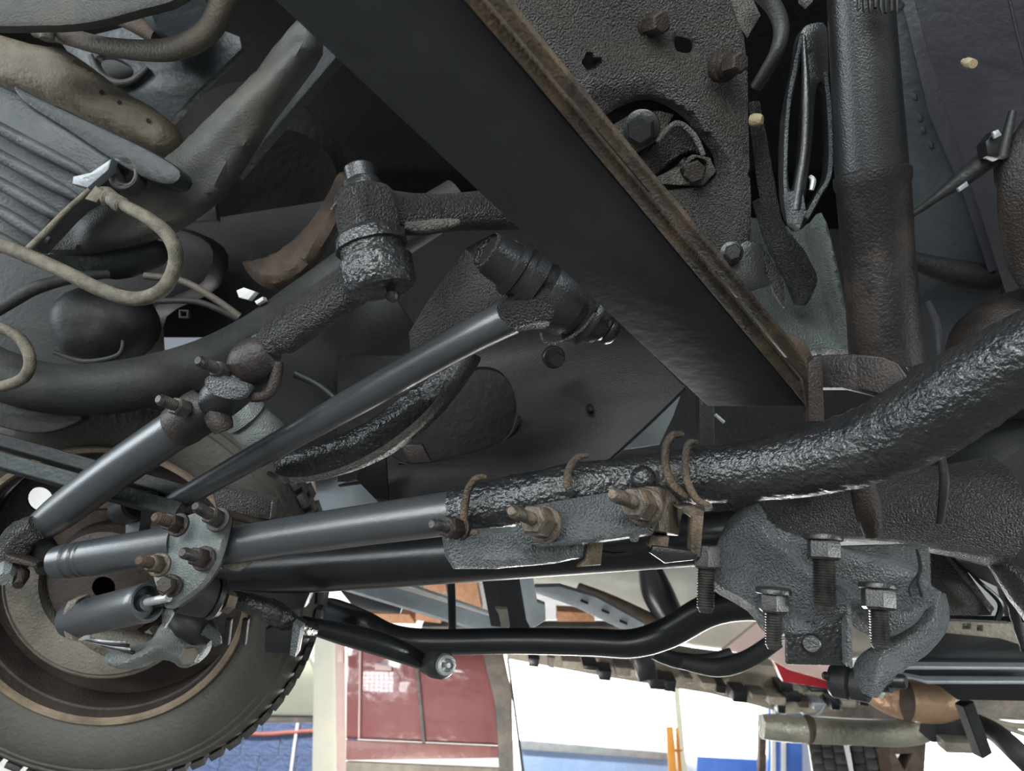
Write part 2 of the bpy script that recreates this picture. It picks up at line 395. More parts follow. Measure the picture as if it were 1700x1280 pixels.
for yy in (1246, 1292): mk('rung', bar((1117, yy, dY(yy, YW-.68)), (1131, yy, dY(yy, YW-.62)), 3, 5), 'orange_post', t)
# conduit and air hose on the blue wall
mk('conduit', sweep([P(495, 1195, dY(1195, YW-.06)), P(488, 1240, dY(1240, YW-.06)), P(478, 1320, dY(1320, YW-.06))], [.016]*3, 10), 'wall_white', label='thin white conduit running down the blue block wall', catg='pipe')
mk('air_hose', sweep([P(a, b, dY(b, YW-.06)) for a, b in cat([(380, 1214), (430, 1219), (480, 1216), (540, 1212)], 5)], [.022]*16, 10), 'hose_red', label='reddish air hose hanging across the blue block wall', catg='hose')
# pale lift column + cream van body + maroon door
t = thing('lift_column', 'cream and pink lift column beside the maroon car door', 'column')
mk('column_face', plate([(522, 1040), (560, 1040), (566, 1400), (516, 1400)], ('Y', 5.2), .12, b=.004), 'cream', t)
mk('column_flange', plate([(556, 1050), (572, 1050), (576, 1400), (560, 1400)], ('Y', 5.15), .03, b=.003), 'pink_post', t)
mk('lift_arm', boxs(xx(300, 1190, 6.1), xx(560, 1190, 5.3), 5.25, 6.15, zy(1200, 6.1), zy(1194, 6.1)), 'dim_metal', label='low grey lift arm under the cream van side panel', catg='lift arm')
t = thing('parked_van', 'pale cream van side panel behind the front tyre', 'van')
mk('side_panel', plate([(330, 960), (380, 1070), (420, 1090), (500, 1080), (545, 1090), (545, 1190), (430, 1188), (260, 1188)], ('Y', 6.0), .25, b=.02), 'cream', t)
mk('wheel_arch', sweep([P(a, b, dY(b, 5.95)) for a, b in cat([(505, 1080), (522, 1105), (528, 1150), (524, 1188)], 5)], [.02]*16, 8), 'cream', t)
mk('sill', plate([(300, 1186), (545, 1188), (545, 1194), (300, 1193)], ('Y', 5.97), .04), 'rubber', t)
t = thing('parked_car', 'glossy maroon car door side standing under the ball joint', 'car')
mk('door_panel', plate([(576, 1050), (815, 1050), (838, 1120), (845, 1238), (574, 1226)], ('Y', 4.6), .10, b=.01), 'maroon', t)
mk('lower_sill', plate([(574, 1228), (845, 1240), (848, 1258), (574, 1262)], ('Y', 4.56), .10, b=.008), 'maroon_trim', t)
mk('sill_guard', plate([(574, 1264), (850, 1276), (850, 1400), (574, 1400)], ('Y', 4.56), .10, b=.008), 'beige_dirty', t)
mk('door_seam', bar((598, 1075, dY(1075, 4.58)), (596, 1226, dY(1226, 4.58)), 3, 3), 'pink_post', t)
mk('door_seam', bar((692, 1110, dY(1110, 4.58)), (704, 1236, dY(1236, 4.58)), 5, 3), 'dim_metal', t)
mk('window_pillar', plate([(800, 1080), (836, 1085), (850, 1150), (856, 1400), (836, 1400), (822, 1170)], ('Y', 4.5), .08, b=.008), 'dim_metal', t)
mk('marker_lamp', plate([(560, 1080), (570, 1080), (570, 1100), (560, 1100)], ('Y', 4.5), .03), 'pink_post', t)
mk('badge', plate([(622, 1102), (650, 1106), (650, 1114), (622, 1112)], ('Y', 4.57), .02), 'pink_post', t)
mk('door_edge', bar((843, 1092, dY(1092, 4.4)), (874, 1320, dY(1320, 4.4)), 4, 4), 'rubber', t)
# lit glass-block windows in the wall behind the photographer (mirrored in the maroon door, all but the added far left one)
mk('wall_front', boxs(-7, 7, -4.1, -3.9, 0, 4.6), 'wall_white', kind='structure')
MATS['block_glass'] = mat('block_glass', (.92, .97, 1), .3, bump=0, emit=13)
MATS['block_green'] = mat('block_green', (.88, 1, .78), .3, bump=0, emit=13)
def block_window(name, xa, xb, za, zb_, nx, nz, m):
    t = thing(name, '', '', kind='structure'); wx = (xb-xa)/nx; wz = (zb_-za)/nz
    mk('window_frame', [boxs(xa-.04, xb+.04, -3.9, -3.88, za-.04, zb_+.04)], 'dim_metal', t)
    for i in range(nx):
        for j in range(nz):
            mk('pane', boxs(xa+i*wx+wx*.12, xa+(i+1)*wx-wx*.12, -3.88, -3.85, za+j*wz+wz*.12, za+(j+1)*wz-wz*.12), m, t)
block_window('window_2', -2.45, -.95, 1.66, 2.34, 9, 4, 'block_glass')
block_window('window_3', -.82, -.42, 1.45, 2.75, 2, 8, 'block_green')
block_window('fill_window_4', -4.9, -2.8, 1.6, 3.0, 7, 5, 'block_glass')  # added panes beyond the mirrored area, only to widen the rear light
#block_window('window_5', .3, 2.6, 2.0, 3.0, 8, 4, 'block_glass')
# ================================================================ UNDERBODY SHELL
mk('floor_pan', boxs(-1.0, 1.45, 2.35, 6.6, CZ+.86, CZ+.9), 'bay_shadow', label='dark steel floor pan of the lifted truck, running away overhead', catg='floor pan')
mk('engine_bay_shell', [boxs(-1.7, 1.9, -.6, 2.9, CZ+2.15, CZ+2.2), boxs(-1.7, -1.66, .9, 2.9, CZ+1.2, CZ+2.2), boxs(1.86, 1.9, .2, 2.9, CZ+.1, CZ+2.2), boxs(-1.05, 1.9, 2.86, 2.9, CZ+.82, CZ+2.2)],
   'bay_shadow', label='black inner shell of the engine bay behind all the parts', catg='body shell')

# ================================================================ NEAR BEAM
BP = [(455, 0, .58), (1175, 675, .99), (1338, 675, .97)]
t = thing('crossmember_beam', 'wide smooth black beam crossing diagonally overhead with rusty double lip', 'beam')
mk('beam_face', plate([(391, -60), (720, -60), (770, 0), (1338, 675), (1175, 675)], BP, .02, b=.002), 'beam_paint', t)
BL = [(p[0], p[1], p[2]-.006) for p in BP]; BL2 = [(p[0], p[1], p[2]-.010) for p in BP]
mk('beam_lip', plate([(716, -60), (746, -60), (890, 110), (1040, 288), (1180, 455), (1334, 640), (1339, 677), (1326, 662), (1030, 309), (880, 130)], BL, .010, b=.003), 'rust_edge', t)
mk('beam_lip', plate([(756, -60), (785, -60), (839, 0), (1007, 203), (1090, 303), (1341, 605), (1341, 636), (1190, 455), (1050, 288)], BL2, .008, b=.003), 'rust_edge', t)
# ================================================================ UPPER RIGHT BRACKET PLATE
UR = [(900, 0, .98), (1240, 0, 1.02), (1200, 600, 1.22)]
URb = [(p[0], p[1], p[2]+.03) for p in UR]; URa = [(p[0], p[1], p[2]-.012) for p in UR]; URc = [(p[0], p[1], p[2]+.012) for p in UR]
t = thing('spring_mount_plate', 'pebbly black mounting plate with an oval pocket, right of the diagonal beam', 'bracket')
pocket = [(990, 215), (1007, 192), (1045, 172), (1085, 166), (1128, 186), (1165, 225), (1190, 262), (1190, 290), (1172, 308), (1120, 316), (1050, 320), (1000, 270)]
mk('plate', cast([(800, -40), (1205, -40), (1222, 20), (1238, 60), (1244, 110), (1245, 290), (1248, 400), (1262, 460), (1200, 480), (1100, 420), (850, 150)], UR, .014, b=.006, smooth=1, step=10, lump=.006, ls=9, ridges=[([(980, 130, 60), (1100, 110, 70), (1200, 220, 60), (1225, 340, 50), (1200, 450, 50)], .018), ([(900, 40, 90), (960, 90, 60)], .01)],
   holes=[pocket, [(970, 106), (979, 98), (988, 106), (979, 114), (972, 112)], [(1124, 60), (1152, 66), (1152, 86), (1126, 84)]]), 'pebble', t)
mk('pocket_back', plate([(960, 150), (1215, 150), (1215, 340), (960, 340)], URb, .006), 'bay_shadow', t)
mk('seat_washer', plate([(1008, 215), (1050, 190), (1095, 184), (1120, 190), (1108, 210), (1085, 238), (1045, 262)], URc, .01, b=.003), 'speckle', t)
head(t, (1066, 212, 1.055), (1062, 216, 1.03), 24, 30, 'black_paint', rot=.3)
mk('arched_rib', cast([(1092, 232), (1120, 205), (1150, 222), (1172, 262), (1160, 258), (1130, 262), (1084, 300), (1060, 280), (1075, 250)], URc, .02, b=.012, step=6), 'pebble_dark', t)
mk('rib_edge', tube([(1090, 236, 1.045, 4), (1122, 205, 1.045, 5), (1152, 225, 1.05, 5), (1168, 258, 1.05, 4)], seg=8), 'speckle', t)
mk('lug', plate([(1078, 304), (1120, 282), (1155, 257), (1180, 262), (1190, 285), (1168, 309), (1120, 308)], UR, .012, b=.003, holes=[[(1132, 278), (1152, 262), (1174, 270), (1170, 290), (1148, 300), (1134, 292)]]), 'speckle', t)
head(t, (1152, 284, 1.10), (1154, 286, 1.085), 19, None, 'rust_dark')
mk('hinge_pin', tube([(1128, 270, 1.1, 12), (1160, 300, 1.1, 12)], n=2, seg=12), 'black_paint', t)
for (bx, by, r) in ((1082, 46, 27), (1213, 112, 25)):
    mk('washer', lathe((bx-14, by-2, 1.03), (bx+16, by-8, 1.0), [(-.2, r), (0, r*1.05), (.12, r*1.05), (.16, r*.85), (.3, r*.9), (.4, r*.9), (.45, r*.7)]), 'rust_dark', t)
    mk('bolt_head', lathe((bx-2, by-3, 1.01), (bx+18, by-9, .985), [(0, r*.7), (.9, r*.7), (1, r*.56)], seg=6), 'rust_dark', t, ang=20)
t = thing('spring_tower', 'sage grey pebbly spring tower left of the shock absorber base', 'bracket')
ST = [(1180, 420, 1.26), (1400, 420, 1.22), (1350, 600, 1.20)]
mk('tower_wall', cast([(1130, 380), (1225, 350), (1330, 372), (1368, 345), (1392, 420), (1408, 500), (1420, 592), (1300, 585), (1220, 520)], ST, .03, b=.02, step=9, ridges=[([(1240, 520, 60), (1330, 560, 50), (1400, 590, 40)], .02), ([(1350, 350, 26), (1375, 450, 22), (1400, 560, 18)], -.015)], lump=.008, ls=12), 'pebble_green', t)
mk('weld_lump', tube([(1262, 330, 1.14, 14), (1285, 385, 1.14, 20), (1312, 430, 1.15, 24), (1330, 470, 1.16, 24), (1328, 505, 1.17, 10)], lump=.12, ls=50), 'pebble_dark', t)
t = thing('bump_stop_bracket', 'small black box bracket with a round bolt in front of the grey tower', 'bracket')
mk('bracket_box', plate([(1195, 425), (1240, 398), (1268, 405), (1272, 455), (1290, 470), (1240, 488), (1212, 470)], 1.10, .05, b=.004), 'black_paint', t)
mk('side_tab', plate([(1262, 405), (1275, 420), (1302, 468), (1303, 512), (1288, 490), (1268, 440)], 1.10, .008), 'pebble_dark', t)
head(t, (1214, 420, 1.09), (1218, 418, 1.07), 14, 19, 'black_paint')
# dark vertical strip left of shock
mk('inner_post', tube([(1252, 170, 1.12, 10), (1262, 240, 1.12, 14), (1276, 330, 1.13, 16), (1292, 400, 1.14, 14), (1300, 440, 1.15, 10)], lump=.1, ls=60, flat=.6), 'pebble_dark', label='knobbly black upright strip beside the mounting plate edge', catg='bracket')
mk('grease_plug', lathe((1246, 200, 1.08), (1266, 199, 1.07), [(0, 9), (.3, 11), (.8, 10), (1, 7)]), 'grease_tan', label='small tan plug at the right edge of the mounting plate', catg='plug')
t = thing('hanger_bracket', 'narrow lens shaped pressed bracket standing left of the shock absorber', 'bracket')
mk('loop', plate([(1330, 52), (1350, 37), (1374, 45), (1377, 130), (1382, 200), (1381, 290), (1362, 332), (1335, 378), (1316, 370), (1302, 320), (1303, 200), (1320, 110)], 1.02, .02, b=.003, smooth=3,
   holes=[[(1356, 150), (1368, 140), (1374, 200), (1374, 285), (1356, 325), (1336, 350), (1342, 300), (1350, 230)], [(1328, 110), (1334, 100), (1335, 200), (1325, 300), (1311, 310), (1310, 210)]]), 'black_paint', t)
mk('ridge', tube([(1334, 60, 1.01, 4), (1338, 150, 1.0, 7), (1336, 240, 1.0, 7), (1326, 310, 1.0, 8), (1320, 350, 1.0, 9)], seg=10), 'black_paint', t)
mk('rim_edge', tube([(1370, 120, 1.01, 3), (1378, 190, 1.01, 3.5), (1378, 285, 1.01, 3.5), (1358, 325, 1.01, 4), (1338, 362, 1.01, 4)], seg=8), 'cast_grey', t)
mk('rim_edge', tube([(1332, 56, 1.01, 3), (1312, 150, 1.01, 3), (1305, 240, 1.01, 3), (1305, 325, 1.01, 3), (1322, 368, 1.01, 4)], seg=8), 'cast_grey', t)
mk('foot', plate([(1309, 318), (1334, 312), (1340, 350), (1330, 378), (1316, 368)], .995, .02, b=.004), 'cast_grey', t)  # grey plate that paints the lit bottom of the black bracket
mk('clip', tube([(1344, 292, 1.0, 3), (1350, 300, 1.0, 5), (1347, 316, 1.0, 4)], seg=8), 'steel_bright', t)
mk('coolant_hose', tube([(1250, -20, 1.08, 13), (1282, 8, 1.08, 14), (1297, 45, 1.08, 13), (1290, 85, 1.08, 12), (1272, 118, 1.1, 11), (1255, 145, 1.12, 10)]), 'rubber', label='black hose curving down at the top beside the mounting plate', catg='hose')
mk('top_tab', plate([(1205, -20), (1242, -20), (1264, 24), (1244, 58), (1226, 32)], 1.12, .01, b=.003), 'speckle', label='small pale tab behind the black hose at the top', catg='tab')
mk('top_corner_tab', plate([(1328, -20), (1354, -20), (1350, 2), (1341, 10), (1330, 0)], 1.15, .01), 'speckle', label='tiny pale corner tab at the top edge left of shock', catg='tab')
# ================================================================ SHOCK
t = thing('shock_absorber', 'tall black shock absorber with rusty lower shield', 'shock absorber')
mk('upper_tube', lathe((1424, -60, .93), (1447, 292, .98), [(0, 50), (.5, 53), (.93, 56), (1, 56)], seg=40), 'black_paint', t)
mk('shield', lathe((1447, 284, .97), (1473, 610, 1.0), [(0, 55), (.01, 60), (.06, 60), (.08, 57), (.30, 56), (.31, 55), (.5, 55), (.97, 57.5), (.98, 57), (.98, 54), (.9, 52)], seg=40, cap=False), 'rust_patchy', t)
mk('shield_rim', plate([(1504, 606), (1532, 582), (1532, 595), (1510, 616)], .97, .004), 'speckle', t)  # pale sliver, light on the shield's lower tip put into colour
boot = [plate([(1424+i*9, -20), (1431+i*9, -20), (1430+i*9+random.uniform(-3, 3), 12+random.uniform(0, 14)), (1425+i*9, 10+random.uniform(0, 10))], .875, .004) for i in range(8)]
mk('torn_boot', boot, 'rubber', t)
mk('top_lug', lathe((1494, 10, .94), (1490, 18, .92), [(0, 7), (1, 5)]), 'rubber', t)
# ================================================================ FENDER PANELS (right)
FP = [(1480, 0, 1.35), (1700, 0, 1.25), (1600, 600, 1.55)]
t = thing('inner_fender', 'blue grey inner fender sheet right of the shock with a long raised fold', 'fender')
mk('sheet', plate([(1440, -40), (1500, -40), (1560, 150), (1620, 300), (1660, 460), (1660, 640), (1500, 640), (1470, 300)], FP, .006), 'fender_blue', t)
FQ = [(p[0], p[1], p[2]-.03) for p in FP]
mk('fold', plate([(1484, -40), (1508, -40), (1545, 95), (1605, 270), (1655, 450), (1640, 455), (1600, 330), (1540, 190)], FQ, .03, b=.006), 'fender', t)
mk('shadow_band', tube([(1505, 430, 1.45, 14), (1580, 452, 1.45, 22), (1655, 462, 1.45, 20)], seg=12), 'bay_shadow', t)  # near-black tube painting the shadowed recess across the sheet
mk('crease', tube([(1540, 500, 1.42, 4), (1556, 540, 1.42, 7), (1560, 600, 1.42, 6)], seg=8), 'fender', t)
for a, b in ((1518, 160), (1527, 195), (1545, 240), (1532, 215)):
    mk('paint_chip', plate([(a-4, b-6), (a+3, b-3), (a+4, b+6), (a-3, b+4)], [(p[0], p[1], p[2]-.004) for p in FP], .004, smooth=3), 'fender', t)
t = thing('fender_liner', 'flat plum grey liner panel filling the top right corner', 'panel')
FR = [(1500, 0, 1.22), (1700, 0, 1.12), (1650, 600, 1.5)]
mk('liner_sheet', plate([(1506, -40), (1760, -40), (1760, 520), (1680, 520), (1605, 285), (1548, 110)], FR, .006), 'fender', t)
mk('plug', lathe((1600, 102, 1.2), (1616, 106, 1.17), [(0, 5), (.3, 5), (.4, 8), (1, 7)]), 'grease_tan', t)
mk('liner_edge', tube([(1672, -20, 1.08, 3), (1690, 60, 1.09, 3), (1712, 140, 1.1, 3)], seg=8), 'rubber', t)
t = thing('wiring_harness', 'black taped wiring harness reaching in from the right edge', 'cable')
mk('cable', tube([(1500, 366, 1.12, 5), (1545, 335, 1.1, 7), (1600, 295, 1.08, 14), (1645, 262, 1.06, 17), (1690, 245, 1.05, 14), (1730, 235, 1.05, 16)], lump=.15), 'rubber', t)
mk('branch', tube([(1658, 262, 1.06, 9), (1664, 310, 1.07, 9), (1690, 350, 1.08, 8), (1730, 370, 1.08, 8)], lump=.1), 'rubber', t)
mk('clip', tube([(1664, 262, 1.03, 8), (1672, 225, 1.03, 8), (1681, 185, 1.03, 6)], seg=10), 'rubber', t)
mk('clip', plate([(1636, 235), (1652, 215), (1670, 228), (1662, 262), (1640, 258)], 1.03, .02, b=.004), 'satin_black', t)
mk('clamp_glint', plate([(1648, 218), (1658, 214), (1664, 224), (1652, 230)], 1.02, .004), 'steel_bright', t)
mk('tape_wrap', plate([(1590, 312), (1606, 300), (1609, 308), (1594, 318)], 1.055, .004), 'zinc', t)
mk('mud_flap', tube([(1790, 180, 1.02, 60), (1730, 260, 1.02, 55), (1700, 330, 1.03, 38), (1716, 420, 1.05, 40), (1732, 470, 1.05, 32)], flat=.4), 'rust_dark', label='dark brown curved flap at the right edge below the wiring', catg='flap')
mk('axle_boot', tube([(1600, 640, 1.16, 46), (1660, 596, 1.14, 92), (1760, 566, 1.14, 105)], lump=.06, ls=20), 'rust_dark', label='dark brown bulging boot behind the big bent bar at right', catg='boot')
# ================================================================ RUST LEVER / STRAP
t = thing('shackle_lever', 'rusty flat lever under the shock absorber base', 'lever')
mk('lever_arm', plate([(1345, 592), (1366, 589), (1420, 587), (1466, 592), (1491, 603), (1506, 623), (1504, 644), (1466, 660), (1398, 644), (1345, 644)], [(1366, 600, 1.0), (1506, 600, .93), (1430, 660, .96)], .02, b=.003), 'rust_patchy', t)
mk('eye_pad', plate([(1421, 592), (1462, 595), (1488, 606), (1500, 624), (1498, 642), (1466, 655), (1424, 644)], [(1366, 600, .995), (1506, 600, .925), (1430, 660, .955)], .006, b=.002), 'rust_dark', t)
mk('strap', plate([(1341, 602), (1352, 592), (1366, 588), (1370, 700), (1342, 700)], .97, .02, b=.003), 'rust_dark', t)
mk('rust_dome', plate([(1282, 552), (1312, 552), (1338, 566), (1351, 590), (1341, 604)], 1.05, .03, b=.005), 'rust', t)
mk('lower_strap', plate([(1160, 640), (1186, 650), (1188, 760), (1162, 760)], 1.1, .02, b=.002), 'black_paint', label='short black vertical strap beneath the end of the diagonal beam', catg='strap')
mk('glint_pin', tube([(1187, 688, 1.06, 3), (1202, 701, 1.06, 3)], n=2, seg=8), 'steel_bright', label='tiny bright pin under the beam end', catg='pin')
# ================================================================ LARGE BENT BAR + TIE ROD
t = thing('bent_drag_bar', 'thick knobbly black bar curving up to the right edge', 'steering bar')
mk('bar_body', tube([(1120, 793, .955, 45), (1165, 788, .95, 47), (1250, 781, .93, 50), (1350, 765, .90, 57), (1450, 735, .86, 65), (1530, 696, .82, 71), (1610, 645, .78, 72), (1700, 588, .74, 66), (1790, 540, .71, 66)], n=14, seg=56, lump=.035, ls=75), 'hammered', t)
mk('collar', tube([(1206, 785, .945, 50.5), (1214, 784, .944, 51.5), (1222, 783, .943, 50.5)], n=3, seg=40), 'hammered', t)
t = thing('tie_rod', 'long straight satin black tie rod joined by the bolted clamp at centre', 'tie rod')
mk('rod', tube([(362, 909, 1.03, 27), (368, 908, 1.03, 30), (560, 878, 1.0, 33), (780, 848, .965, 37)], n=8, seg=40), 'tube_paint', t)
t = thing('tie_rod_sleeve', 'rough black adjusting sleeve between tie rod and bent bar', 'sleeve')
mk('sleeve', tube([(755, 852, .968, 40), (800, 843, .96, 42), (880, 826, .955, 42), (960, 812, .95, 44), (1060, 800, .95, 43), (1150, 790, .95, 47)], n=12, seg=48, lump=.06, ls=90), 'hammered', t)
mk('grease_lump', lathe((1068, 795, .912), (1070, 797, .895), [(0, 22), (.5, 20), (.9, 12), (1, 3)]), 'hammered', t)
def arcstrip(pts, d, r=8, m='rust_edge', par=None, name='clamp_band', label=None):
    """flat band following the rim of a clamp"""
    r = r+1; return mk(name, tube([(x, y, d, r*(.6 if i in (0, len(pts)-1) else 1)) for i, (x, y) in enumerate(pts)], seg=10, flat=1.2), m, par)
t = thing('sleeve_clamp', 'rusty edged clamp band at the left end of the sleeve', 'clamp')
arcstrip([(808, 792), (792, 794), (778, 812), (772, 840), (770, 868), (776, 882), (792, 884)], .905, 5, 'rust_edge', t)
mk('clamp_plate', cast([(732, 890), (748, 882), (775, 886), (860, 882), (905, 905), (960, 900), (972, 905), (968, 928), (920, 938), (820, 947), (752, 947), (738, 925)], .90, .03, b=.007, step=7, smooth=0, ridges=[([(800, 926, 9), (830, 929, 10), (872, 924, 8)], .005)], lump=.003), 'cast_grey', t)

mk('clamp_ear', plate([(858, 870), (880, 884), (884, 910), (868, 912), (852, 890)], .88, .01, b=.002), 'cast_grey', t)
mk('rust_tab', plate([(975, 898), (1002, 896), (998, 938), (958, 942), (972, 930)], .905, .012, b=.002), 'copper_nut', t)
bolt(t, (764, 878, .91), (716, 870, .865), 10, 19, .5, 22, 'thread_black', 'rust_dark')
t = thing('middle_clamp', 'narrow rusty clamp band at the middle of the sleeve', 'clamp')
arcstrip([(976, 756), (958, 760), (944, 780), (942, 805), (950, 822)], .905, 5, 'rust_edge', t)
mk('clamp_foot', plate([(938, 812), (950, 806), (956, 822), (946, 828)], .90, .012), 'black_paint', t)
t = thing('bolted_clamp_bar', 'long flat grey clamp bar held by two rusty nuts', 'clamp')
CB = [(870, 860, .885), (1090, 820, .885), (980, 900, .87)]
mk('bar_plate', cast([(882, 838), (960, 824), (1060, 808), (1088, 806), (1092, 820), (1092, 868), (1085, 884), (985, 898), (895, 906), (876, 900), (862, 880)], CB, .02, b=.006, step=7, smooth=0, lump=.0035, ls=60), 'cast_grey', t)
mk('bar_end', plate([(1092, 808), (1110, 812), (1136, 838), (1128, 890), (1095, 882)], [(1092, 820, .885), (1136, 820, .94), (1110, 890, .90)], .02, b=.003), 'copper_nut', t)
bolt(t, (905, 870, .875), (848, 848, .79), 11, 27, .42, 31, 'copper_nut', 'copper_nut', rot=.2)
bolt(t, (1072, 842, .875), (1016, 820, .79), 12, 28, .42, 32, 'copper_nut', 'copper_nut', rot=.2)
mk('pin_end', lathe((1053, 888, .875), (1053, 896, .87), [(0, 9), (1, 7)]), 'cast_grey', t)
t = thing('right_clamp', 'pair of tall rusty clamp rings around the joint of sleeve and bent bar', 'clamp')
arcstrip([(1135, 722), (1118, 722), (1106, 742), (1106, 775), (1118, 805), (1140, 825)], .895, 6, 'rust_edge', t)
arcstrip([(1158, 734), (1144, 736), (1138, 760), (1140, 795), (1156, 828), (1178, 838)], .885, 5, 'rust_edge', t)
mk('clamp_leg', plate([(1122, 842), (1150, 838), (1170, 848), (1164, 925), (1146, 932), (1148, 860)], .895, .02, b=.003), 'copper_nut', t)
mk('clamp_leg', plate([(1080, 888), (1112, 892), (1108, 928), (1086, 922), (1076, 905)], .90, .02, b=.003), 'copper_nut', t)
mk('clamp_base', plate([(1084, 906), (1130, 912), (1164, 916), (1160, 930), (1104, 936), (1078, 918)], .895, .02, b=.003), 'black_paint', t)
# ================================================================ AXLE TUBE
t = thing('axle_tube', 'dark satin axle tube running behind and below the tie rod', 'axle')
mk('tube', tube([(330, 952, 1.25, 40), (500, 942, 1.22, 42), (800, 922, 1.18, 42), (1040, 905, 1.14, 42), (1220, 890, 1.12, 45)], n=6, seg=36), 'satin_black', t)
mk('weld_bump', plate([(990, 914), (1020, 918), (1070, 914), (1060, 922), (1010, 926)], 1.10, .01, b=.003), 'black_paint', t)
t = thing('differential_housing', 'huge dark axle housing bulging at the lower right behind the spring plate', 'axle housing')
mk('housing_neck', tube([(1180, 862, 1.16, 50), (1300, 845, 1.15, 52), (1420, 838, 1.13, 62), (1540, 845, 1.12, 70), (1640, 850, 1.12, 90)], n=8, seg=40, lump=.04, ls=14), 'pebble_dark', t)
mk('housing_bowl', lathe((1650, 830, 1.3), (1760, 850, 1.1), [(0, 60), (.1, 110), (.3, 135), (.6, 145), (.9, 140), (1, 120)], seg=44, lump=.04, ls=12), 'dark_cast', t)
mk('bowl_rib', tube([(1560, 740, 1.0, 5), (1568, 800, .99, 8), (1560, 870, .99, 6)], seg=10), 'dark_cast', t)
mk('rust_streak_lug', tube([(1430, 790, 1.05, 18), (1440, 840, 1.05, 22), (1450, 890, 1.05, 14)], seg=16), 'rust_dark', t)
# ================================================================ SPRING PLATE + U-BOLTS
SPn = [(1200, 900, .95), (1540, 900, .97), (1400, 1040, .90)]
t = thing('spring_plate', 'knobbly grey cast spring plate hanging between four long stud ends', 'spring plate')
mk('plate', cast([(1222, 848), (1242, 850), (1266, 878), (1330, 898), (1400, 900), (1480, 898), (1544, 902), (1549, 940), (1549, 985), (1536, 1022), (1500, 1045), (1450, 1036), (1425, 1010), (1405, 1002), (1395, 1035), (1345, 1052), (1290, 1040), (1256, 1000), (1190, 960), (1190, 930), (1206, 880)], SPn, .035, b=.012,
   ridges=[([(1226, 860, 30), (1262, 905, 36), (1320, 960, 44), (1365, 1000, 40), (1400, 1020, 26)], .034), ([(1240, 865, 16), (1300, 900, 22), (1360, 925, 26), (1440, 945, 34), (1500, 965, 36), (1535, 1000, 24)], .028), ([(1365, 900, 40), (1368, 930, 36)], .008), ([(1445, 1010, 20), (1500, 1025, 22), (1540, 1000, 18)], .012)], step=6, lump=.004, ls=35), 'cast_grey', t)
mk('cracked_seam', [tube([(1522, 912, .915, 2), (1528, 940, .905, 3), (1524, 965, .9, 2), (1530, 990, .9, 2)], seg=6), tube([(1526, 950, .905, 2), (1510, 975, .9, 2), (1512, 990, .9, 1.5)], seg=6)], 'hole_black', t)

studs = [('leftmost', (1173, 905, .91), (1171, 1017, .90), 15, 23, .34, None), ('second from left, shortest', (1284, 978, .88), (1284, 1078, .87), 14, 25, .38, 29),
         ('third, thickest and highest', (1367, 890, .88), (1370, 1014, .86), 19, 27, .32, 31), ('rightmost', (1457, 970, .87), (1462, 1078, .85), 16, 27, .40, 30)]
for nm, a, b, r, nr, nh, wr in studs:
    u = thing('stud_end', f'black threaded stud end with hex nut under the spring plate, {nm}', 'bolt', 'stud ends below the spring plate')
    bolt(u, a, b, r, nr, nh, wr, 'stud_black', 'stud_black', rot=.25, pitch=4.4)
t = thing('square_bracket', 'square black bracket plate with a round boss between the stud ends', 'bracket')
mk('plate', plate([(1308, 1032), (1366, 1030), (1386, 1020), (1404, 990), (1410, 1106), (1308, 1104)], .90, .01, b=.002), 'hammered', t)
mk('edge_flange', plate([(1404, 988), (1413, 984), (1417, 1110), (1408, 1108)], .885, .04, b=.002), 'cast_grey', t)
mk('boss', lathe((1347, 1068, .90), (1347, 1068.6, .893), [(0, 17), (.7, 16), (1, 13)]), 'black_paint', t)
t = thing('track_bar_end', 'grey curved arm end with black rubber bush at the lower right', 'control arm')
mk('arm', tube([(1545, 985, .99, 22), (1546, 1025, .98, 26), (1520, 1060, .97, 27), (1480, 1090, .96, 27), (1450, 1115, .95, 30), (1436, 1148, .95, 20)], seg=26, lump=.03, ls=30), 'cast_grey', t)
mk('bush', lathe((1378, 1128, .98), (1446, 1140, .95), [(0, 22), (.1, 27), (.45, 27), (.5, 22), (.55, 26), (.95, 26), (1, 20)]), 'rubber', t)
mk('bolt_shank', lathe((1462, 1128, .95), (1505, 1132, .93), [(0, 20), (.4, 20), (.42, 12), (.9, 12), (1, 9)], seg=12), 'satin_black', t)
mk('grease_nipple', lathe((1366, 1122, .97), (1376, 1122, .97), [(0, 5), (.4, 7), (1, 6)]), 'rubber', t)
mk('fork_tip', plate([(1440, 1140), (1462, 1142), (1474, 1150), (1466, 1162), (1446, 1158)], .94, .02, b=.003), 'steel_bright', t)
# ================================================================ LOWER BENT BAR
t = thing('sway_bar', 'smooth black sway bar with two bends below the axle tube', 'sway bar')
mk('bar_body', tube([(500, 1012, 1.6, 18), (512, 1016, 1.6, 22), (550, 1018, 1.58, 24), (600, 1036, 1.5, 23), (650, 1059, 1.5, 22), (720, 1066, 1.5, 21), (850, 1064, 1.48, 21), (980, 1066, 1.45, 22), (1050, 1068, 1.42, 23), (1110, 1050, 1.4, 25), (1180, 1012, 1.36, 27), (1250, 1002, 1.33, 28), (1310, 1020, 1.3, 26)], n=8, seg=28), 'satin_black', t)
t = thing('steering_link', 'tapering black link ending in a ball joint above the maroon car', 'steering link')
mk('link_arm', tube([(498, 1034, 1.24, 12), (560, 1050, 1.26, 17), (620, 1066, 1.28, 19), (670, 1084, 1.3, 17), (705, 1100, 1.32, 13)], seg=22), 'satin_black', t)
mk('joint_body', lathe((704, 1100, 1.34), (738, 1104, 1.26), [(0, 12), (.2, 18), (.5, 19), (.6, 23), (.9, 23), (1, 19)]), 'rubber', t)
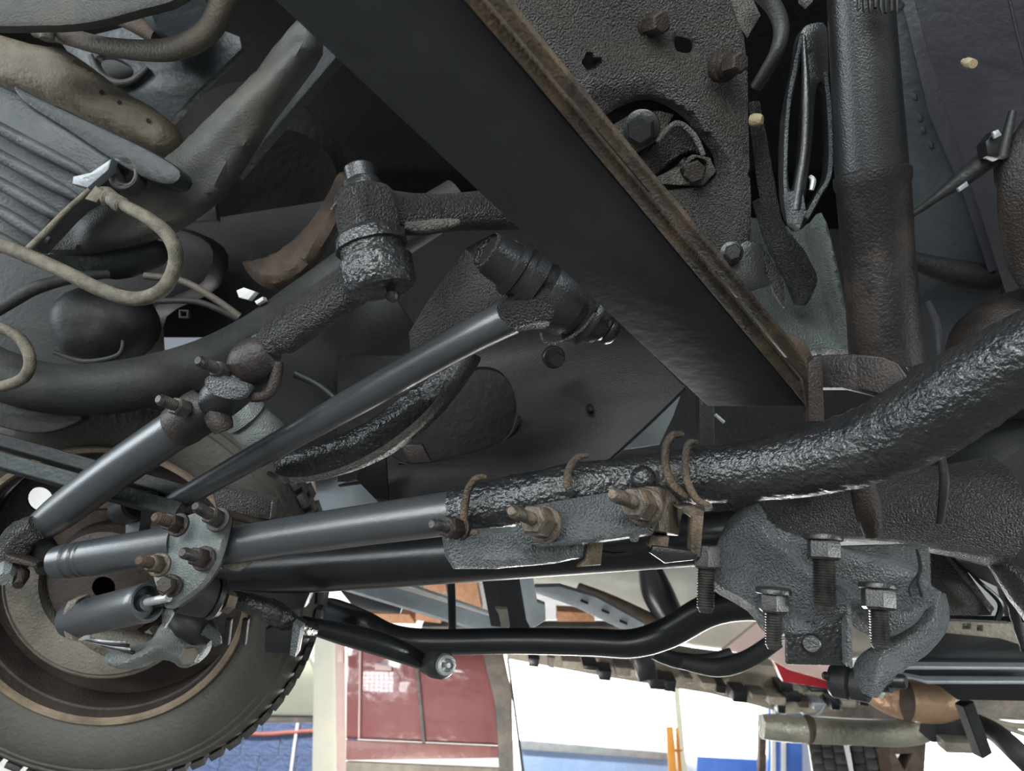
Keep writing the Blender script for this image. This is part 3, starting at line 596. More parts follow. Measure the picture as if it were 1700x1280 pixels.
mk('joint_cap', lathe((738, 1104, 1.262), (745, 1105, 1.245), [(0, 17), (.6, 16), (.7, 11), (.2, 9), (.2, 4), (1, 4)]), 'steel_bright', t)
for k, pth in enumerate(([(1085, 1082, 1.7, 12), (1120, 1095, 1.7, 13), (1170, 1100, 1.7, 14), (1215, 1085, 1.7, 10)], [(1130, 1100, 1.65, 10), (1190, 1108, 1.65, 15), (1240, 1095, 1.62, 15), (1290, 1062, 1.6, 14)])):
    mk('brake_hose', tube(pth, seg=18), 'rubber', label=('short black hose sagging under the sway bar bend, upper one', 'thicker black hose sagging below the upper short hose')[k], catg='hose')
# ================================================================ KNUCKLE BRACKET at wheel
t = thing('knuckle_bracket', 'black bumpy bracket with square drop lug right of the wheel', 'bracket')
mk('coil_cover', tube([(384, 992, 1.1, 11), (420, 1004, 1.1, 17), (460, 1020, 1.12, 19), (490, 1038, 1.14, 14), (520, 1045, 1.2, 10)], n=16, lump=.15, ls=110), 'hammered', t)
mk('drop_lug', plate([(440, 1044), (486, 1030), (500, 1046), (492, 1088), (438, 1084)], 1.12, .02, b=.003), 'satin_black', t)
mk('lug_edge', plate([(486, 1034), (500, 1042), (490, 1092), (480, 1088)], 1.105, .02, b=.002), 'cast_grey', t)
mk('back_web', plate([(385, 978), (480, 970), (520, 975), (505, 1010), (470, 1018), (400, 1000)], 1.2, .03, b=.006), 'black_paint', t)
for a in (402, 374): 
    u = mk('hanging_tab', plate([(a, 1028), (a+9, 1030), (a+4, 1072), (a-6, 1070)], 1.13, .01, b=.002), 'pipe_grey', t)
# ================================================================ WHEEL
t = thing('front_wheel', 'front wheel seen from inside, worn tyre and rusty rim, bottom left', 'wheel')
WC = (172, 975); WD = 1.34; wc = P(WC[0], WC[1], WD); ax = (FW*.96 + RT*-.10 + UP*.10).normalized()
ex = (RT - ax*RT.dot(ax)).normalized(); ey = ax.cross(ex)
def ring(prof, seg=96, close=False, tw=None):
    V, Fc = [], []
    for (z, r) in prof:
        for k in range(seg):
            a = 2*math.pi*k/seg; V.append(wc + ax*z + (ex*math.cos(a)+ey*math.sin(a))*r)
    n = len(prof)
    for i in range(n if close else n-1):
        for k in range(seg):
            k2 = (k+1) % seg; i2 = (i+1) % n; Fc.append((i*seg+k, i*seg+k2, i2*seg+k2, i2*seg+k))
    return V, Fc
R0 = 236*WD/F
T = [(0, R0), (-.012, R0+.02), (-.022, R0+.045), (-.02, R0+.075), (-.016, R0+.082), (-.017, R0+.086), (-.010, R0+.096), (-.011, R0+.100), (.0, R0+.112), (.012, R0+.119), (.03, R0+.124), (.10, R0+.124), (.115, R0+.115), (.13, R0+.06), (.118, R0+.012)]
mk('tyre', ring(T), 'tyre', t)
tr = []
for k in range(64):
    for row in range(3):
        a = 2*math.pi*(k+.5*(row % 2))/64; z = .006+row*.034; r = R0+.127
        c = wc+ax*(z+.013)+(ex*math.cos(a)+ey*math.sin(a))*r
        X = ex*math.cos(a)+ey*math.sin(a); Y = -ex*math.sin(a)+ey*math.cos(a)
        tr.append((c, Matrix((X, Y, X.cross(Y))).transposed()))
blocks(t, tr, (.006, .0135, .014))
mk('rim_lip', ring([(-.004, R0+.003), (-.010, R0), (-.010, R0-.007), (-.002, R0-.010), (.004, R0-.006), (.004, R0+.002)], close=True), 'rim_rust', t)
mk('rim_barrel', ring([(.0, R0-.008), (.02, R0-.012), (.05, R0-.012), (.085, R0-.008), (.092, R0-.0085), (.094, R0-.02)]), 'rim_dark', t)
# wheel disc with real vent holes
def disc_pt(r, a, z): return wc+ax*z+(ex*math.cos(a)+ey*math.sin(a))*r
Rd = R0-.009; zd = .088
# angles of the holes measured from the photo
def hole_centre(x, y):
    dirv = (P(x, y, 1)-CAM); n = ax; p0 = wc+ax*zd; s = (p0-CAM).dot(n)/dirv.dot(n); q = CAM+dirv*s-p0
    return q.dot(ex), q.dot(ey)
hs = [hole_centre(66, 829), hole_centre(104, 1111)]
r1 = math.hypot(*hs[1]); a1 = math.atan2(hs[1][1], hs[1][0])
holes = [hs[0], hs[1]] + [(r1*math.cos(a1+k*math.pi/3.5), r1*math.sin(a1+k*math.pi/3.5)) for k in (1, 2)]
outer = [(Rd*math.cos(2*math.pi*k/64), Rd*math.sin(2*math.pi*k/64)) for k in range(64)]
hl = [[(h[0]+.0235*math.cos(-2*math.pi*k/20), h[1]+.0235*math.sin(-2*math.pi*k/20)) for k in range(20)] for h in holes if math.hypot(*h) < Rd-.0236]
V, Fc = [], []
for z in (zd, zd+.006):
    base = len(V); loops = [outer]+hl; idx = []
    for L in loops:
        for p in L: idx.append(len(V)); V.append(wc+ax*z+ex*p[0]+ey*p[1])
    for tri in tessellate_polygon([[Vector((p[0], p[1], 0)) for p in L] for L in loops]): Fc.append(tuple(idx[i] for i in tri))
mk('wheel_disc', (V, Fc), 'rim_dark', t)
mk('rim_step', ring([(.02, R0-.011), (.022, R0-.016), (.03, R0-.016), (.03, R0-.010)], close=True), 'rim_dark', t)
# backing plate + brake
t = thing('brake_backing', 'dusty tan brake backing shield inside the wheel rim', 'brake shield')
def wp(r, a, z): return disc_pt(r, a, z)
bw = []
def arcband(r0, r1, a0, a1, z, th, n=30, bend=0):
    V, Fc = [], []
    for i in range(n+1):
        a = a0+(a1-a0)*i/n; tp = math.sin(math.pi*min(1, max(0, (i/n)*1.0)))**.35 if bend else 1
        rm = (r0+r1)/2; h = (r1-r0)/2*(tp if bend else 1)
        for (r, z2) in ((rm-h, z), (rm-h*.3, z-.008), (rm+h*.8, z-.006), (rm+h, z), (rm+h, z+th), (rm-h, z+th)): V.append(disc_pt(r, a, z2))
    for i in range(n):
        for k in range(6): Fc.append((i*6+k, i*6+(k+1) % 6, (i+1)*6+(k+1) % 6, (i+1)*6+k))
    Fc += [tuple(range(5, -1, -1)), tuple(n*6+k for k in range(6))]
    return V, Fc
# orientation of ey: determine sign so that angles go with the picture
sgn = 1 if ey.dot(UP) < 0 else -1    # +angle = downwards in the picture when sgn>0
RA = lambda deg: math.radians(deg)*sgn   # degrees clockwise from right
mk('shield', arcband(.112, .168, RA(48), RA(198), .0, .03, bend=0), 'drum_tan', t)
mk('shield_rim', arcband(.166, .173, RA(50), RA(195), .004, .02), 'drum_tan', t)
mk('hub_disc', [(ring([(.0, .02), (.0, .08), (.01, .10), (.05, .11)], 48))], 'rim_dark', t)
mk('rotor_edge', arcband(.14, .158, RA(-120), RA(-20), .01, .02), 'rust', t)
t = thing('brake_caliper', 'grey dirty caliper bracket with round bolt inside the wheel', 'caliper')
mk('bracket_arm', cast([(168, 1092), (215, 1082), (245, 1066), (262, 1040), (285, 1038), (310, 1060), (334, 1068), (338, 1085), (325, 1105), (300, 1110), (262, 1100), (225, 1115), (180, 1112)], 1.12, .03, b=.012, step=6, ridges=[([(215, 1096, 14), (270, 1070, 18), (310, 1088, 22)], .01)]), 'flange_grey', t)
mk('caliper_body', cast([(98, 1010), (125, 1000), (150, 1048), (200, 1060), (250, 1075), (235, 1098), (180, 1100), (125, 1068), (100, 1040)], 1.15, .04, b=.014, step=6, lump=.008), 'drum_tan', t)
head(t, (308, 1090, 1.14), (316, 1088, 1.10), 15, 18, 'drum_tan')
for i in range(4):
    mk('spring_leaf', tube([(128+i*14, 1056+i*5, 1.13, 2.5), (170+i*12, 1064+i*5, 1.12, 3), (210+i*4, 1066+i*6, 1.12, 3)], seg=8), ('steel_bright', 'rubber')[i % 2], t)
mk('retainer_clip', plate([(128, 1054), (146, 1050), (150, 1062), (130, 1064)], 1.11, .006), 'steel_bright', t)
mk('black_boot', tube([(295, 1030, 1.13, 16), (315, 1040, 1.12, 24), (340, 1052, 1.12, 22), (352, 1062, 1.12, 12)], lump=.15, ls=50), 'rubber', t)
mk('cable_clamp', tube([(340, 1045, 1.1, 10), (356, 1055, 1.1, 9), (362, 1070, 1.1, 7)], seg=12), 'cast_grey', t)
# ================================================================ TIE ROD END LEFT / GROOVED TUBE / FLANGE / DAMPER
t = thing('tie_rod_end', 'short grey tube end with three grooves at the left, beside the flange plate', 'tube')
def grooves():
    pr = [(0, 24), (.01, 27)]
    for g in (.13, .21, .26): pr += [(g-.012, 27.5+g*8), (g, 25+g*8), (g+.012, 27.5+g*8)]
    return pr+[(.5, 31), (1, 34)]
mk('tube', lathe((94, 934, 1.08), (300, 904, 1.03), grooves(), seg=36), 'tube_paint', t)
t = thing('damper_flange', 'grey lobed flange plate with five bolts joining tie rod and damper', 'flange')
FLp = [(260, 950, 1.0), (370, 870, .99), (330, 980, .97)]
mk('flange_plate', plate([(267, 912), (278, 892), (296, 863), (326, 850), (355, 850), (375, 857), (371, 886), (361, 921), (350, 945), (326, 977), (292, 1001), (274, 1010), (266, 990), (255, 965), (254, 942)], FLp, .012, b=.003, smooth=3), 'flange_grey', t)
mk('rear_edge', plate([(378, 858), (374, 890), (364, 925), (352, 950), (328, 982), (294, 1006), (276, 1012), (274, 1004), (350, 930), (368, 862)], [(p[0], p[1], p[2]+.012) for p in FLp], .012, b=.002), 'black_paint', t)
bolt(t, (266, 938, .985), (230, 930, .94), 10, 15, .5, 20, 'rust', 'copper_nut')
bolt(t, (340, 928, .975), (302, 917, .93), 10, 16, .5, 21, 'thread_black', 'rust_dark')
bolt(t, (364, 864, .985), (324, 840, .94), 10, 16, .45, 21, 'thread_black', 'thread_black')
bolt(t, (298, 872, .99), (256, 858, .95), 10, 16, .5, 20, 'rust', 'rust_dark')
head(t, (284, 973, .975), (272, 970, .95), 15, 19, 'rust_dark', rot=.3)
mk('grey_ear', plate([(358, 935), (378, 928), (410, 934), (412, 940), (395, 950), (368, 946)], 1.02, .02, b=.004), 'drum_tan', t)
t = thing('steering_damper', 'satin black steering damper cylinder with open dished end', 'damper')
mk('cylinder', lathe((118, 1030, 1.06), (246, 1000, .98), [(0, 26), (.02, 29), (.9, 32), (.98, 33), (1, 31), (1, 27), (.93, 25), (.93, 14), (.985, 13), (.985, 7)], seg=40), 'tube_paint', t)
mk('rod', lathe((236, 1002, .985), (280, 992, .965), [(0, 7), (1, 7)]), 'steel_bright', t)
mk('end_bracket', plate([(110, 1000), (128, 996), (124, 1010), (118, 1050), (122, 1066), (108, 1062), (100, 1040), (104, 1012)], 1.03, .03, b=.004), 'drum_tan', t)
mk('lower_tab', plate([(268, 1014), (290, 1006), (284, 1025), (272, 1044), (268, 1036)], 1.0, .008), 'flange_grey', t)
t = thing('damper_bush', 'grey rubber cone bush with washers and rusty nut behind the flange', 'bush')
mk('cone', lathe((300, 978, 1.02), (356, 994, 1.05), [(-.2, 22), (0, 38), (.5, 36), (.8, 34), (.95, 30), (1, 26)]), 'pipe_grey', t)
mk('washer', lathe((352, 992, 1.045), (362, 995, 1.05), [(0, 34), (.3, 35), (.7, 35), (1, 32)]), 'black_paint', t)
mk('washer', lathe((362, 995, 1.05), (370, 997, 1.05), [(0, 27), (.3, 28), (.7, 28), (1, 26)]), 'rust_dark', t)
mk('nut', lathe((370, 997, 1.05), (386, 1001, 1.06), [(0, 18), (.9, 18), (1, 15)], seg=6), 'copper_nut', t, ang=20)
# ================================================================ DRAG LINK LEFT
t = thing('drag_link', 'thick black drag link tube slanting from lower left up to the clamps', 'steering bar')
mk('tube', tube([(52, 888, 1.12, 21), (80, 866, 1.11, 27), (120, 836, 1.1, 31), (200, 776, 1.07, 33), (320, 694, 1.02, 34), (345, 676, 1.01, 34)], n=6, seg=36), 'tube_paint', t)
t = thing('drag_link_joint', 'black greasy ball joint with castle nut at the left edge', 'ball joint')
mk('joint_body', tube([(62, 875, 1.09, 20), (36, 890, 1.09, 26), (25, 915, 1.09, 24), (30, 940, 1.1, 18)], lump=.15, ls=45), 'pebble_dark', t)
mk('boot', tube([(60, 890, 1.11, 18), (75, 920, 1.12, 22), (78, 945, 1.13, 16)], lump=.15, ls=45), 'rubber', t)
mk('plate', plate([(8, 920), (60, 935), (62, 944), (8, 932)], 1.06, .02, b=.002), 'rust_dark', t)
mk('castle_nut', lathe((14, 940, 1.08), (8, 962, 1.05), [(0, 14), (.2, 16), (.8, 15), (1, 12)], seg=8), 'flange_grey', t, ang=20)
mk('cotter_collar', lathe((36, 950, 1.08), (30, 972, 1.06), [(0, 12), (.3, 13), (.7, 10), (1, 8)]), 'rust_dark', t)
t = thing('lower_link_clamp', 'rusty clamp with threaded bolt where the drag link tube begins', 'clamp')
mk('clamp_ring', tube([(292, 712, 1.02, 30), (298, 708, 1.02, 37), (318, 694, 1.01, 38), (338, 680, 1.0, 38), (344, 676, 1.0, 32)], n=2, seg=32, lump=.04, ls=40), 'rust_patchy', t)
mk('clamp_lug', tube([(352, 684, .98, 16), (364, 698, .98, 20), (372, 715, .98, 15)], lump=.12, ls=40), 'rust_dark', t)
bolt(t, (308, 680, .97), (262, 662, .93), 10, 16, .42, None, 'thread_black', 'thread_black')
t = thing('upper_link_clamp', 'black greasy clamp with threaded bolt above the rusty clamp', 'clamp')
mk('clamp_ring', tube([(352, 672, 1.0, 27), (362, 664, .99, 33), (382, 648, .98, 36), (402, 632, .97, 36), (418, 612, .97, 30)], n=3, seg=32, lump=.1, ls=40), 'black_paint', t)
mk('clamp_leaf', plate([(338, 630), (356, 620), (392, 632), (412, 640), (408, 656), (384, 664), (352, 656), (340, 644)], .93, .02, b=.005, smooth=3), 'cast_grey', t)
mk('clamp_ring', tube([(405, 618, .97, 34), (420, 604, .965, 42), (440, 590, .96, 42), (448, 584, .96, 36)], n=3, seg=32, lump=.08, ls=40), 'rust_patchy', t)
mk('clamp_hook', tube([(462, 600, .945, 8), (456, 635, .945, 10), (442, 656, .945, 9), (418, 660, .95, 8)], lump=.1), 'rust_dark', t)
bolt(t, (376, 620, .95), (328, 598, .90), 10, 15, .42, None, 'thread_black', 'thread_black')
t = thing('ball_joint', 'large black ball joint with ribbed boot and grease nipple near the centre top', 'ball joint')
mk('sleeve', tube([(414, 600, .965, 20), (430, 588, .96, 25), (452, 568, .95, 27), (464, 558, .95, 35), (500, 530, .94, 37), (550, 498, .92, 37), (600, 462, .9, 35), (625, 440, .9, 30)], n=6, seg=32, lump=.03, ls=60), 'pebble_dark', t)
mk('collar', tube([(428, 592, .96, 28), (434, 586, .958, 31), (442, 580, .956, 31), (447, 576, .955, 27)], n=2, seg=28), 'cast_grey', t)
mk('socket', lathe((612, 385, .87), (634, 482, .86), [(0, 48), (.1, 58), (.28, 60), (.3, 54), (.42, 53), (.5, 60), (.9, 60), (1, 54)], seg=40, lump=.05, ls=50), 'hammered', t)
mk('boot', lathe((603, 318, .88), (616, 398, .875), [(0, 44), (.1, 50), (.6, 52), (.85, 50), (1, 56)], seg=36, lump=.04, ls=50), 'pebble_dark', t)
mk('stud_cap', lathe((598, 278, .9), (604, 320, .89), [(0, 22), (.1, 27), (.6, 26), (.7, 32), (1, 34)], lump=.1, ls=60), 'black_paint', t)
mk('grease_nipple', lathe((648, 476, .86), (654, 500, .855), [(0, 8), (.4, 8), (.5, 12), (.8, 11), (1, 6)]), 'black_paint', t)
mk('cotter_pin', tube([(575, 318, .87, 2), (562, 332, .86, 2), (550, 348, .86, 2)], seg=6), 'cast_grey', t)
mk('lit_patch_lump', tube([(672, 376, .886, 7), (700, 377, .888, 11), (740, 372, .895, 9), (762, 368, .9, 5)], seg=14, lump=.1), 'speckle', t)  # added lump, coloured pale for the lit patch under the arm
mk('pitman_arm', tube([(625, 345, .9, 34), (680, 356, .91, 35), (760, 352, .95, 31), (870, 345, 1.02, 36)], seg=26, lump=.02), 'pebble_dark', label='dark brown pitman arm running behind the beam from the large ball joint', catg='arm')
# ================================================================ TRACK BAR
t = thing('track_bar', 'long thin black track bar rising to the bushing under the beam', 'track bar')
mk('rod', tube([(264, 850, 1.17, 14), (280, 840, 1.16, 17), (400, 772, 1.08, 20), (600, 660, .98, 25), (760, 570, .925, 28), (850, 525, .905, 30)], n=6, seg=30), 'tube_paint', t)
mk('eye', tube([(835, 530, .905, 26), (870, 515, .90, 35), (905, 500, .90, 45), (925, 490, .90, 40)], seg=28, lump=.03), 'pebble_dark', t)
mk('bushing', lathe((812, 418, .885), (1020, 556, .93), [(0, 30), (.02, 37), (.16, 40), (.17, 47), (.22, 48), (.23, 44), (.27, 45), (.28, 52), (.36, 53), (.37, 42), (.42, 42), (.43, 54), (.50, 58), (.58, 58), (.66, 54), (.67, 44), (.71, 44), (.72, 54), (.74, 54), (.75, 46), (.78, 50), (.80, 50), (.81, 34), (.85, 36), (.88, 34), (.885, 24), (.91, 25), (.93, 22), (.95, 24), (.98, 22), (1, 17)], seg=44, lump=.02, ls=60), 'black_paint', t)
mk('end_recess', lathe((809, 416, .8835), (814, 419, .885), [(0, 25), (1, 25)]), 'hole_black', t)
mk('end_ring', lathe((806, 414, .882), (813, 419, .885), [(0, 31), (.2, 33), (1, 33), (1, 28), (0, 28)], cap=False), 'pebble', t)
mk('lock_wire', tube([(898, 552, .86, 2.5), (905, 568, .86, 2.5), (930, 568, .86, 2.5), (965, 548, .87, 2.5), (988, 520, .87, 2.5)], seg=8), 'speckle', t)
t = thing('track_bar_mount', 'triangular pebbly plate left of the bushing', 'bracket')
mk('mount_plate', plate([(772, 412), (800, 440), (866, 520), (850, 550), (680, 586), (678, 552), (715, 490)], [(770, 410, .98), (866, 520, .95), (680, 580, 1.06)], .012, b=.002), 'pebble', t)
mk('mount_cap', plate([(772, 412), (822, 386), (860, 400), (900, 480), (862, 515)], .99, .02, b=.002), 'black_paint', t)
# ================================================================ FRAME PLATE WITH OVAL HOLE
KP = [(640, 800, 1.28), (1130, 640, 1.22), (800, 560, 1.38)]
t = thing('frame_rail_plate', 'dark frame side plate with one large oval hole at centre', 'frame rail')
oval = [(765, 622), (795, 609), (828, 616), (850, 645), (856, 682), (845, 718), (810, 742), (760, 758), (700, 768), (665, 764), (640, 742), (640, 715), (690, 680), (730, 650)]
mk('side_plate', plate([(560, 805), (600, 790), (585, 745), (640, 690), (700, 640), (780, 560), (850, 480), (1040, 540), (1138, 643), (1085, 695), (1028, 748), (980, 790), (800, 850), (640, 850), (600, 800)], KP, .01, b=.003, holes=[oval]), 'frame_plate', t)
mk('hole_flange', tube([(860, 690, 1.26, 4), (848, 722, 1.26, 4), (810, 746, 1.27, 4.5), (760, 761, 1.28, 4.5), (700, 772, 1.29, 4), (662, 768, 1.29, 3)], seg=10), 'frame_plate', t)
head(t, (918, 592, 1.22), (926, 598, 1.18), 13, 19, 'black_paint')
mk('rivet', lathe((979, 677, 1.24), (981, 679, 1.22), [(0, 7), (.5, 6), (1, 3)]), 'black_paint', t)
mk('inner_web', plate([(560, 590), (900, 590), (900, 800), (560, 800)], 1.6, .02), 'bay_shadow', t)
mk('web_tab', plate([(665, 738), (700, 738), (715, 765), (680, 768)], 1.5, .02), 'rust_dark', t)
mk('gusset', plate([(600, 765), (640, 752), (645, 830), (622, 828), (590, 795)], 1.22, .01), 'frame_plate', t)
mk('side_sheet', plate([(1025, 748), (1136, 640), (1118, 690), (1095, 738), (1050, 745)], 1.6, .01), 'pale_panel', label='sliver of fender panel with painted-in light between frame plate and beam end', catg='panel')  # light falling on the fender piece is put into the pale colour
mk('bright_gap_plate', plate([(512, 770), (660, 770), (660, 860), (524, 860)], 1.75, .02), 'pale_panel', label='pale grey plate standing in for the bright gap under the cast arm', catg='panel')  # added plate, its pale colour stands in for brightness seen through the gap
mk('pink_strap', plate([(496, 795), (520, 795), (527, 850), (514, 850)], 1.6, .01), 'pink_post', label='narrow pink strip left of the pale grey plate', catg='strip')
t = thing('cast_arm', 'curved black cast arm with edge light painted into its lower rim crossing the oval hole', 'control arm')
mk('arm_web', cast([(446, 782), (455, 762), (480, 745), (530, 730), (600, 700), (660, 655), (720, 615), (765, 588), (784, 588), (772, 612), (722, 680), (660, 735), (610, 765), (560, 785), (500, 798), (460, 792)], [(450, 780, 1.12), (780, 590, 1.02), (650, 730, 1.05)], .03, b=.012, step=8, ridges=[([(480, 770, 26), (600, 735, 30), (700, 665, 20)], .012)], smooth=2), 'hammered', t)
mk('lit_lower_rim', tube([(784, 582, 1.0, 6), (768, 614, 1.01, 7), (738, 658, 1.01, 7), (700, 700, 1.02, 7), (650, 740, 1.03, 7), (600, 768, 1.05, 6), (540, 790, 1.07, 5), (480, 797, 1.09, 5), (446, 786, 1.1, 4)], n=10, seg=12, flat=1.5), 'speckle', t)  # paler strip that paints the edge light along the arm
# ================================================================ MIDDLE-LEFT small parts
t = thing('shock_eye', 'bright speckled grey cylinder behind the rusty clamp', 'bush')
mk('barrel', lathe((388, 672, 1.18), (452, 740, 1.22), [(0, 30), (.05, 36), (.3, 38), (.33, 30), (.4, 34), (.8, 38), (1, 30)], lump=.05), 'flange_grey', t)
mk('small_black_stub', lathe((200, 850, 1.2), (226, 838, 1.18), [(0, 22), (.1, 24), (.9, 24), (1, 20)]), 'rubber', label='short black rubber stub above the grooved tube', catg='bush')
t = thing('axle_bracket', 'black upright bracket with rusty bolt at the low end of the track bar', 'bracket')
mk('plate', plate([(236, 815), (262, 812), (266, 850), (258, 900), (226, 900), (232, 860)], 1.15, .02, b=.003), 'satin_black', t)
mk('fork', plate([(258, 852), (300, 858), (310, 880), (290, 895), (255, 895), (246, 880)], 1.12, .03, b=.006, smooth=3), 'rust_dark', t)
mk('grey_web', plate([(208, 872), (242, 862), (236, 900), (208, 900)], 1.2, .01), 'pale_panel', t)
mk('spring_pad', plate([(352, 818), (368, 808), (452, 830), (448, 862), (360, 856)], 1.25, .03, b=.004), 'pebble', label='pebbly dark grey pad above the tie rod at left', catg='pad')
mk('pad_strap', tube([(362, 850, 1.22, 8), (410, 862, 1.22, 7), (440, 872, 1.22, 6)], seg=10), 'rust', label='thin rusty strap under the pebbly pad', catg='strap')
mk('tan_backing', plate([(110, 860), (190, 830), (230, 850), (200, 900), (130, 930), (90, 900)], 1.4, .02, b=.006, smooth=3), 'rust', label='brown hub casting behind the drag link tube', catg='casting')
mk('lower_control_bar', [bar((-40, 722, 1.2), (330, 826, 1.15), 22, 20)], 'dark_cast', label='dark flanged bar crossing above the wheel rim, upper one', catg='bar')
mk('lower_control_bar', [bar((-40, 754, 1.17), (300, 850, 1.12), 26, 20)], 'dark_green_cast', label='grey flanged bar just below the dark flanged bar', catg='bar')
# ================================================================ UPPER LEFT: gearbox, hoses
t = thing('engine_drum', 'dark round drum with a rusty brown outer band left of the ball joint', 'drum')
mk('drum_body', lathe((420, 270, 2.15), (462, 320, 2.0), [(0, 130), (.8, 130), (.9, 126), (.95, 110), (1, 105), (.98, 60), (1, 50)], seg=60), 'bay_shadow', t)
mk('outer_band', cast([(398, 429), (420, 456), (452, 464), (494, 446), (534, 398), (562, 345), (580, 290), (560, 280), (540, 318), (508, 366), (468, 404), (430, 424)], [(400, 430, 1.42), (500, 440, 1.4), (570, 300, 1.5)], .03, b=.012, step=8), 'rust', t)
mk('exhaust_pipe', tube([(760, 330, 1.5, 34), (640, 405, 1.46, 36), (520, 490, 1.42, 36), (420, 562, 1.32, 38), (320, 610, 1.26, 40), (200, 642, 1.22, 44), (90, 645, 1.2, 42), (0, 622, 1.19, 42), (-60, 590, 1.19, 42)], n=6, seg=32), 'pipe_grey', label='large grey pipe sweeping below the tan hoses', catg='pipe')
mk('heat_shield', plate([(-20, 655), (60, 672), (136, 690), (105, 712), (50, 720), (-20, 700)], 1.2, .02, b=.006, smooth=3), 'pipe_grey', label='grey curved shield under the large pipe at left edge', catg='shield')
t = thing('oil_pan', 'dark green grey oil pan filling the left behind the tan hoses', 'oil pan')
mk('pan_body', plate([(-60, 400), (60, 400), (250, 370), (350, 400), (340, 470), (250, 520), (240, 600), (140, 640), (-60, 640)], 1.72, .08, b=.03, smooth=4), 'dark_cast', t)
mk('pan_bulge', cast([(60, 400), (150, 395), (240, 390), (262, 410), (240, 440), (168, 458), (100, 440), (40, 425)], 1.36, .05, b=.04, step=10), 'dark_green_cast', t)
mk('lower_lobe', cast([(55, 520), (100, 470), (200, 480), (235, 540), (200, 590), (140, 604), (80, 590)], 1.38, .08, b=.06, step=11), 'dark_cast', t)
mk('drain_tab', tube([(90, 585, 1.34, 4), (140, 600, 1.34, 4), (195, 590, 1.34, 4), (205, 565, 1.34, 3)], seg=8), 'pipe_grey', t)
t = thing('gearbox_casting', 'large ribbed alloy gearbox casting at the left edge', 'gearbox')
GB = [(0, 150, 1.24), (190, 270, 1.22), (30, 410, 1.22)]
GBf = [(p[0], p[1], p[2]-.012) for p in GB]
mk('case', plate([(-60, 110), (40, 155), (120, 205), (196, 256), (190, 275), (160, 305), (105, 355), (52, 412), (-60, 410)], GB, .04, b=.02), 'alu_rib', t)
for i in range(5):
    y0 = 196+i*46; L = (150, 128, 104, 82, 56)[i]
    mk('rib', tube([(-30, y0, 1.21, 10), (20, y0+28, 1.21, 11), (L*.75, y0+28+L*.32, 1.21, 10), (L, y0+28+L*.46, 1.215, 6)], seg=12), 'alu_rib', t)
mk('flange', plate([(20, 140), (60, 160), (150, 202), (250, 250), (298, 282), (288, 305), (250, 300), (190, 268), (110, 215), (40, 170)], GBf, .04, b=.006, smooth=3), 'dark_green_cast', t)
mk('port_boss', plate([(175, 268), (200, 262), (225, 275), (226, 300), (205, 315), (180, 305)], GBf, .03, b=.006, smooth=3, holes=[[(190, 272), (208, 268), (220, 282), (214, 300), (196, 300)]]), 'alu_grime', t)
mk('edge_seam', tube([(150, 315, 1.18, 5), (110, 350, 1.18, 5), (70, 392, 1.18, 6), (40, 420, 1.18, 6)], seg=10), 'tan_hose', t)
mk('gasket_lug', plate([(120, 292), (150, 285), (185, 262), (180, 282), (145, 312), (118, 305)], 1.18, .02, b=.004), 'zinc', t)
t = thing('side_casting', 'pale tan elongated casting above the ribbed gearbox', 'casting')
mk('body', cast([(-60, 40), (40, 62), (85, 68), (130, 95), (190, 140), (240, 168), (270, 195), (279, 222), (258, 246), (215, 232), (150, 200), (60, 155), (-60, 110)], 1.3, .06, b=.03, step=9, lump=.008, ls=14), 'tan_cast', t)
mk('nipple', lathe((78, 66, 1.26), (80, 40, 1.26), [(0, 11), (.6, 10), (1, 8)]), 'tan_hose', t)
for a, b in ((168, 153), (198, 170), (246, 200)): mk('pit', lathe((a, b, 1.305), (a, b+.5, 1.297), [(0, 4), (1, 3)]), 'rust_dark', t)
t = thing('suspension_tower', 'grey speckled diagonal strut running to the beam at top left', 'strut')
AR = [(500, 30, 1.24), (400, 250, 1.27), (120, 400, 1.32)]
mk('strut_face', cast([(496, 18), (522, 60), (508, 100), (440, 190), (372, 298), (350, 325), (285, 374), (245, 392), (130, 418), (60, 414), (120, 360), (205, 310), (262, 262), (285, 245), (345, 185), (420, 112)], AR, .04, b=.014, step=9, smooth=2, ridges=[([(500, 80, 30), (400, 190, 34), (300, 280, 50), (160, 380, 40)], .012)], lump=.008, ls=12), 'alu_grime', t)
mk('inner_strut', bar((560, 80, 1.5), (385, 285, 1.5), 44, 20), 'dark_green_cast', label='darker strut behind the grey speckled strut', catg='strut')
mk('corner_gusset', plate([(310, 365), (355, 322), (360, 365), (300, 368)], 1.45, .02), 'alu_grime', label='small grey corner gusset at the foot of the strut', catg='gusset')
t = thing('hinge_bracket', 'flat dark grey bracket with an oval hole behind the brown hose', 'bracket')
mk('plate', plate([(100, 70), (300, 20), (398, 60), (402, 80), (330, 150), (270, 215), (200, 165), (140, 130)], 1.42, .02, b=.004, holes=[[(158, 98), (180, 92), (212, 108), (220, 122), (205, 132), (178, 126)]]), 'fender_blue', t)
mk('back_plate', plate([(140, 80), (240, 80), (240, 150), (140, 150)], 1.5, .02), 'dark_cast', t)
mk('oval_rim', tube([(150, 92, 1.41, 5), (165, 122, 1.41, 6), (192, 138, 1.41, 7), (220, 134, 1.41, 6), (246, 112, 1.41, 6)], seg=10), 'alu_grime', t)
mk('heater_hose', tube([(60, 50, 1.3, 12), (110, 60, 1.28, 14), (170, 76, 1.26, 15), (240, 84, 1.24, 17), (300, 78, 1.22, 19), (350, 46, 1.2, 20), (372, -10, 1.18, 20), (376, -50, 1.18, 20)], n=8, seg=24), 'brown_hose', label='thick brown hose curving across the top left corner', catg='hose')
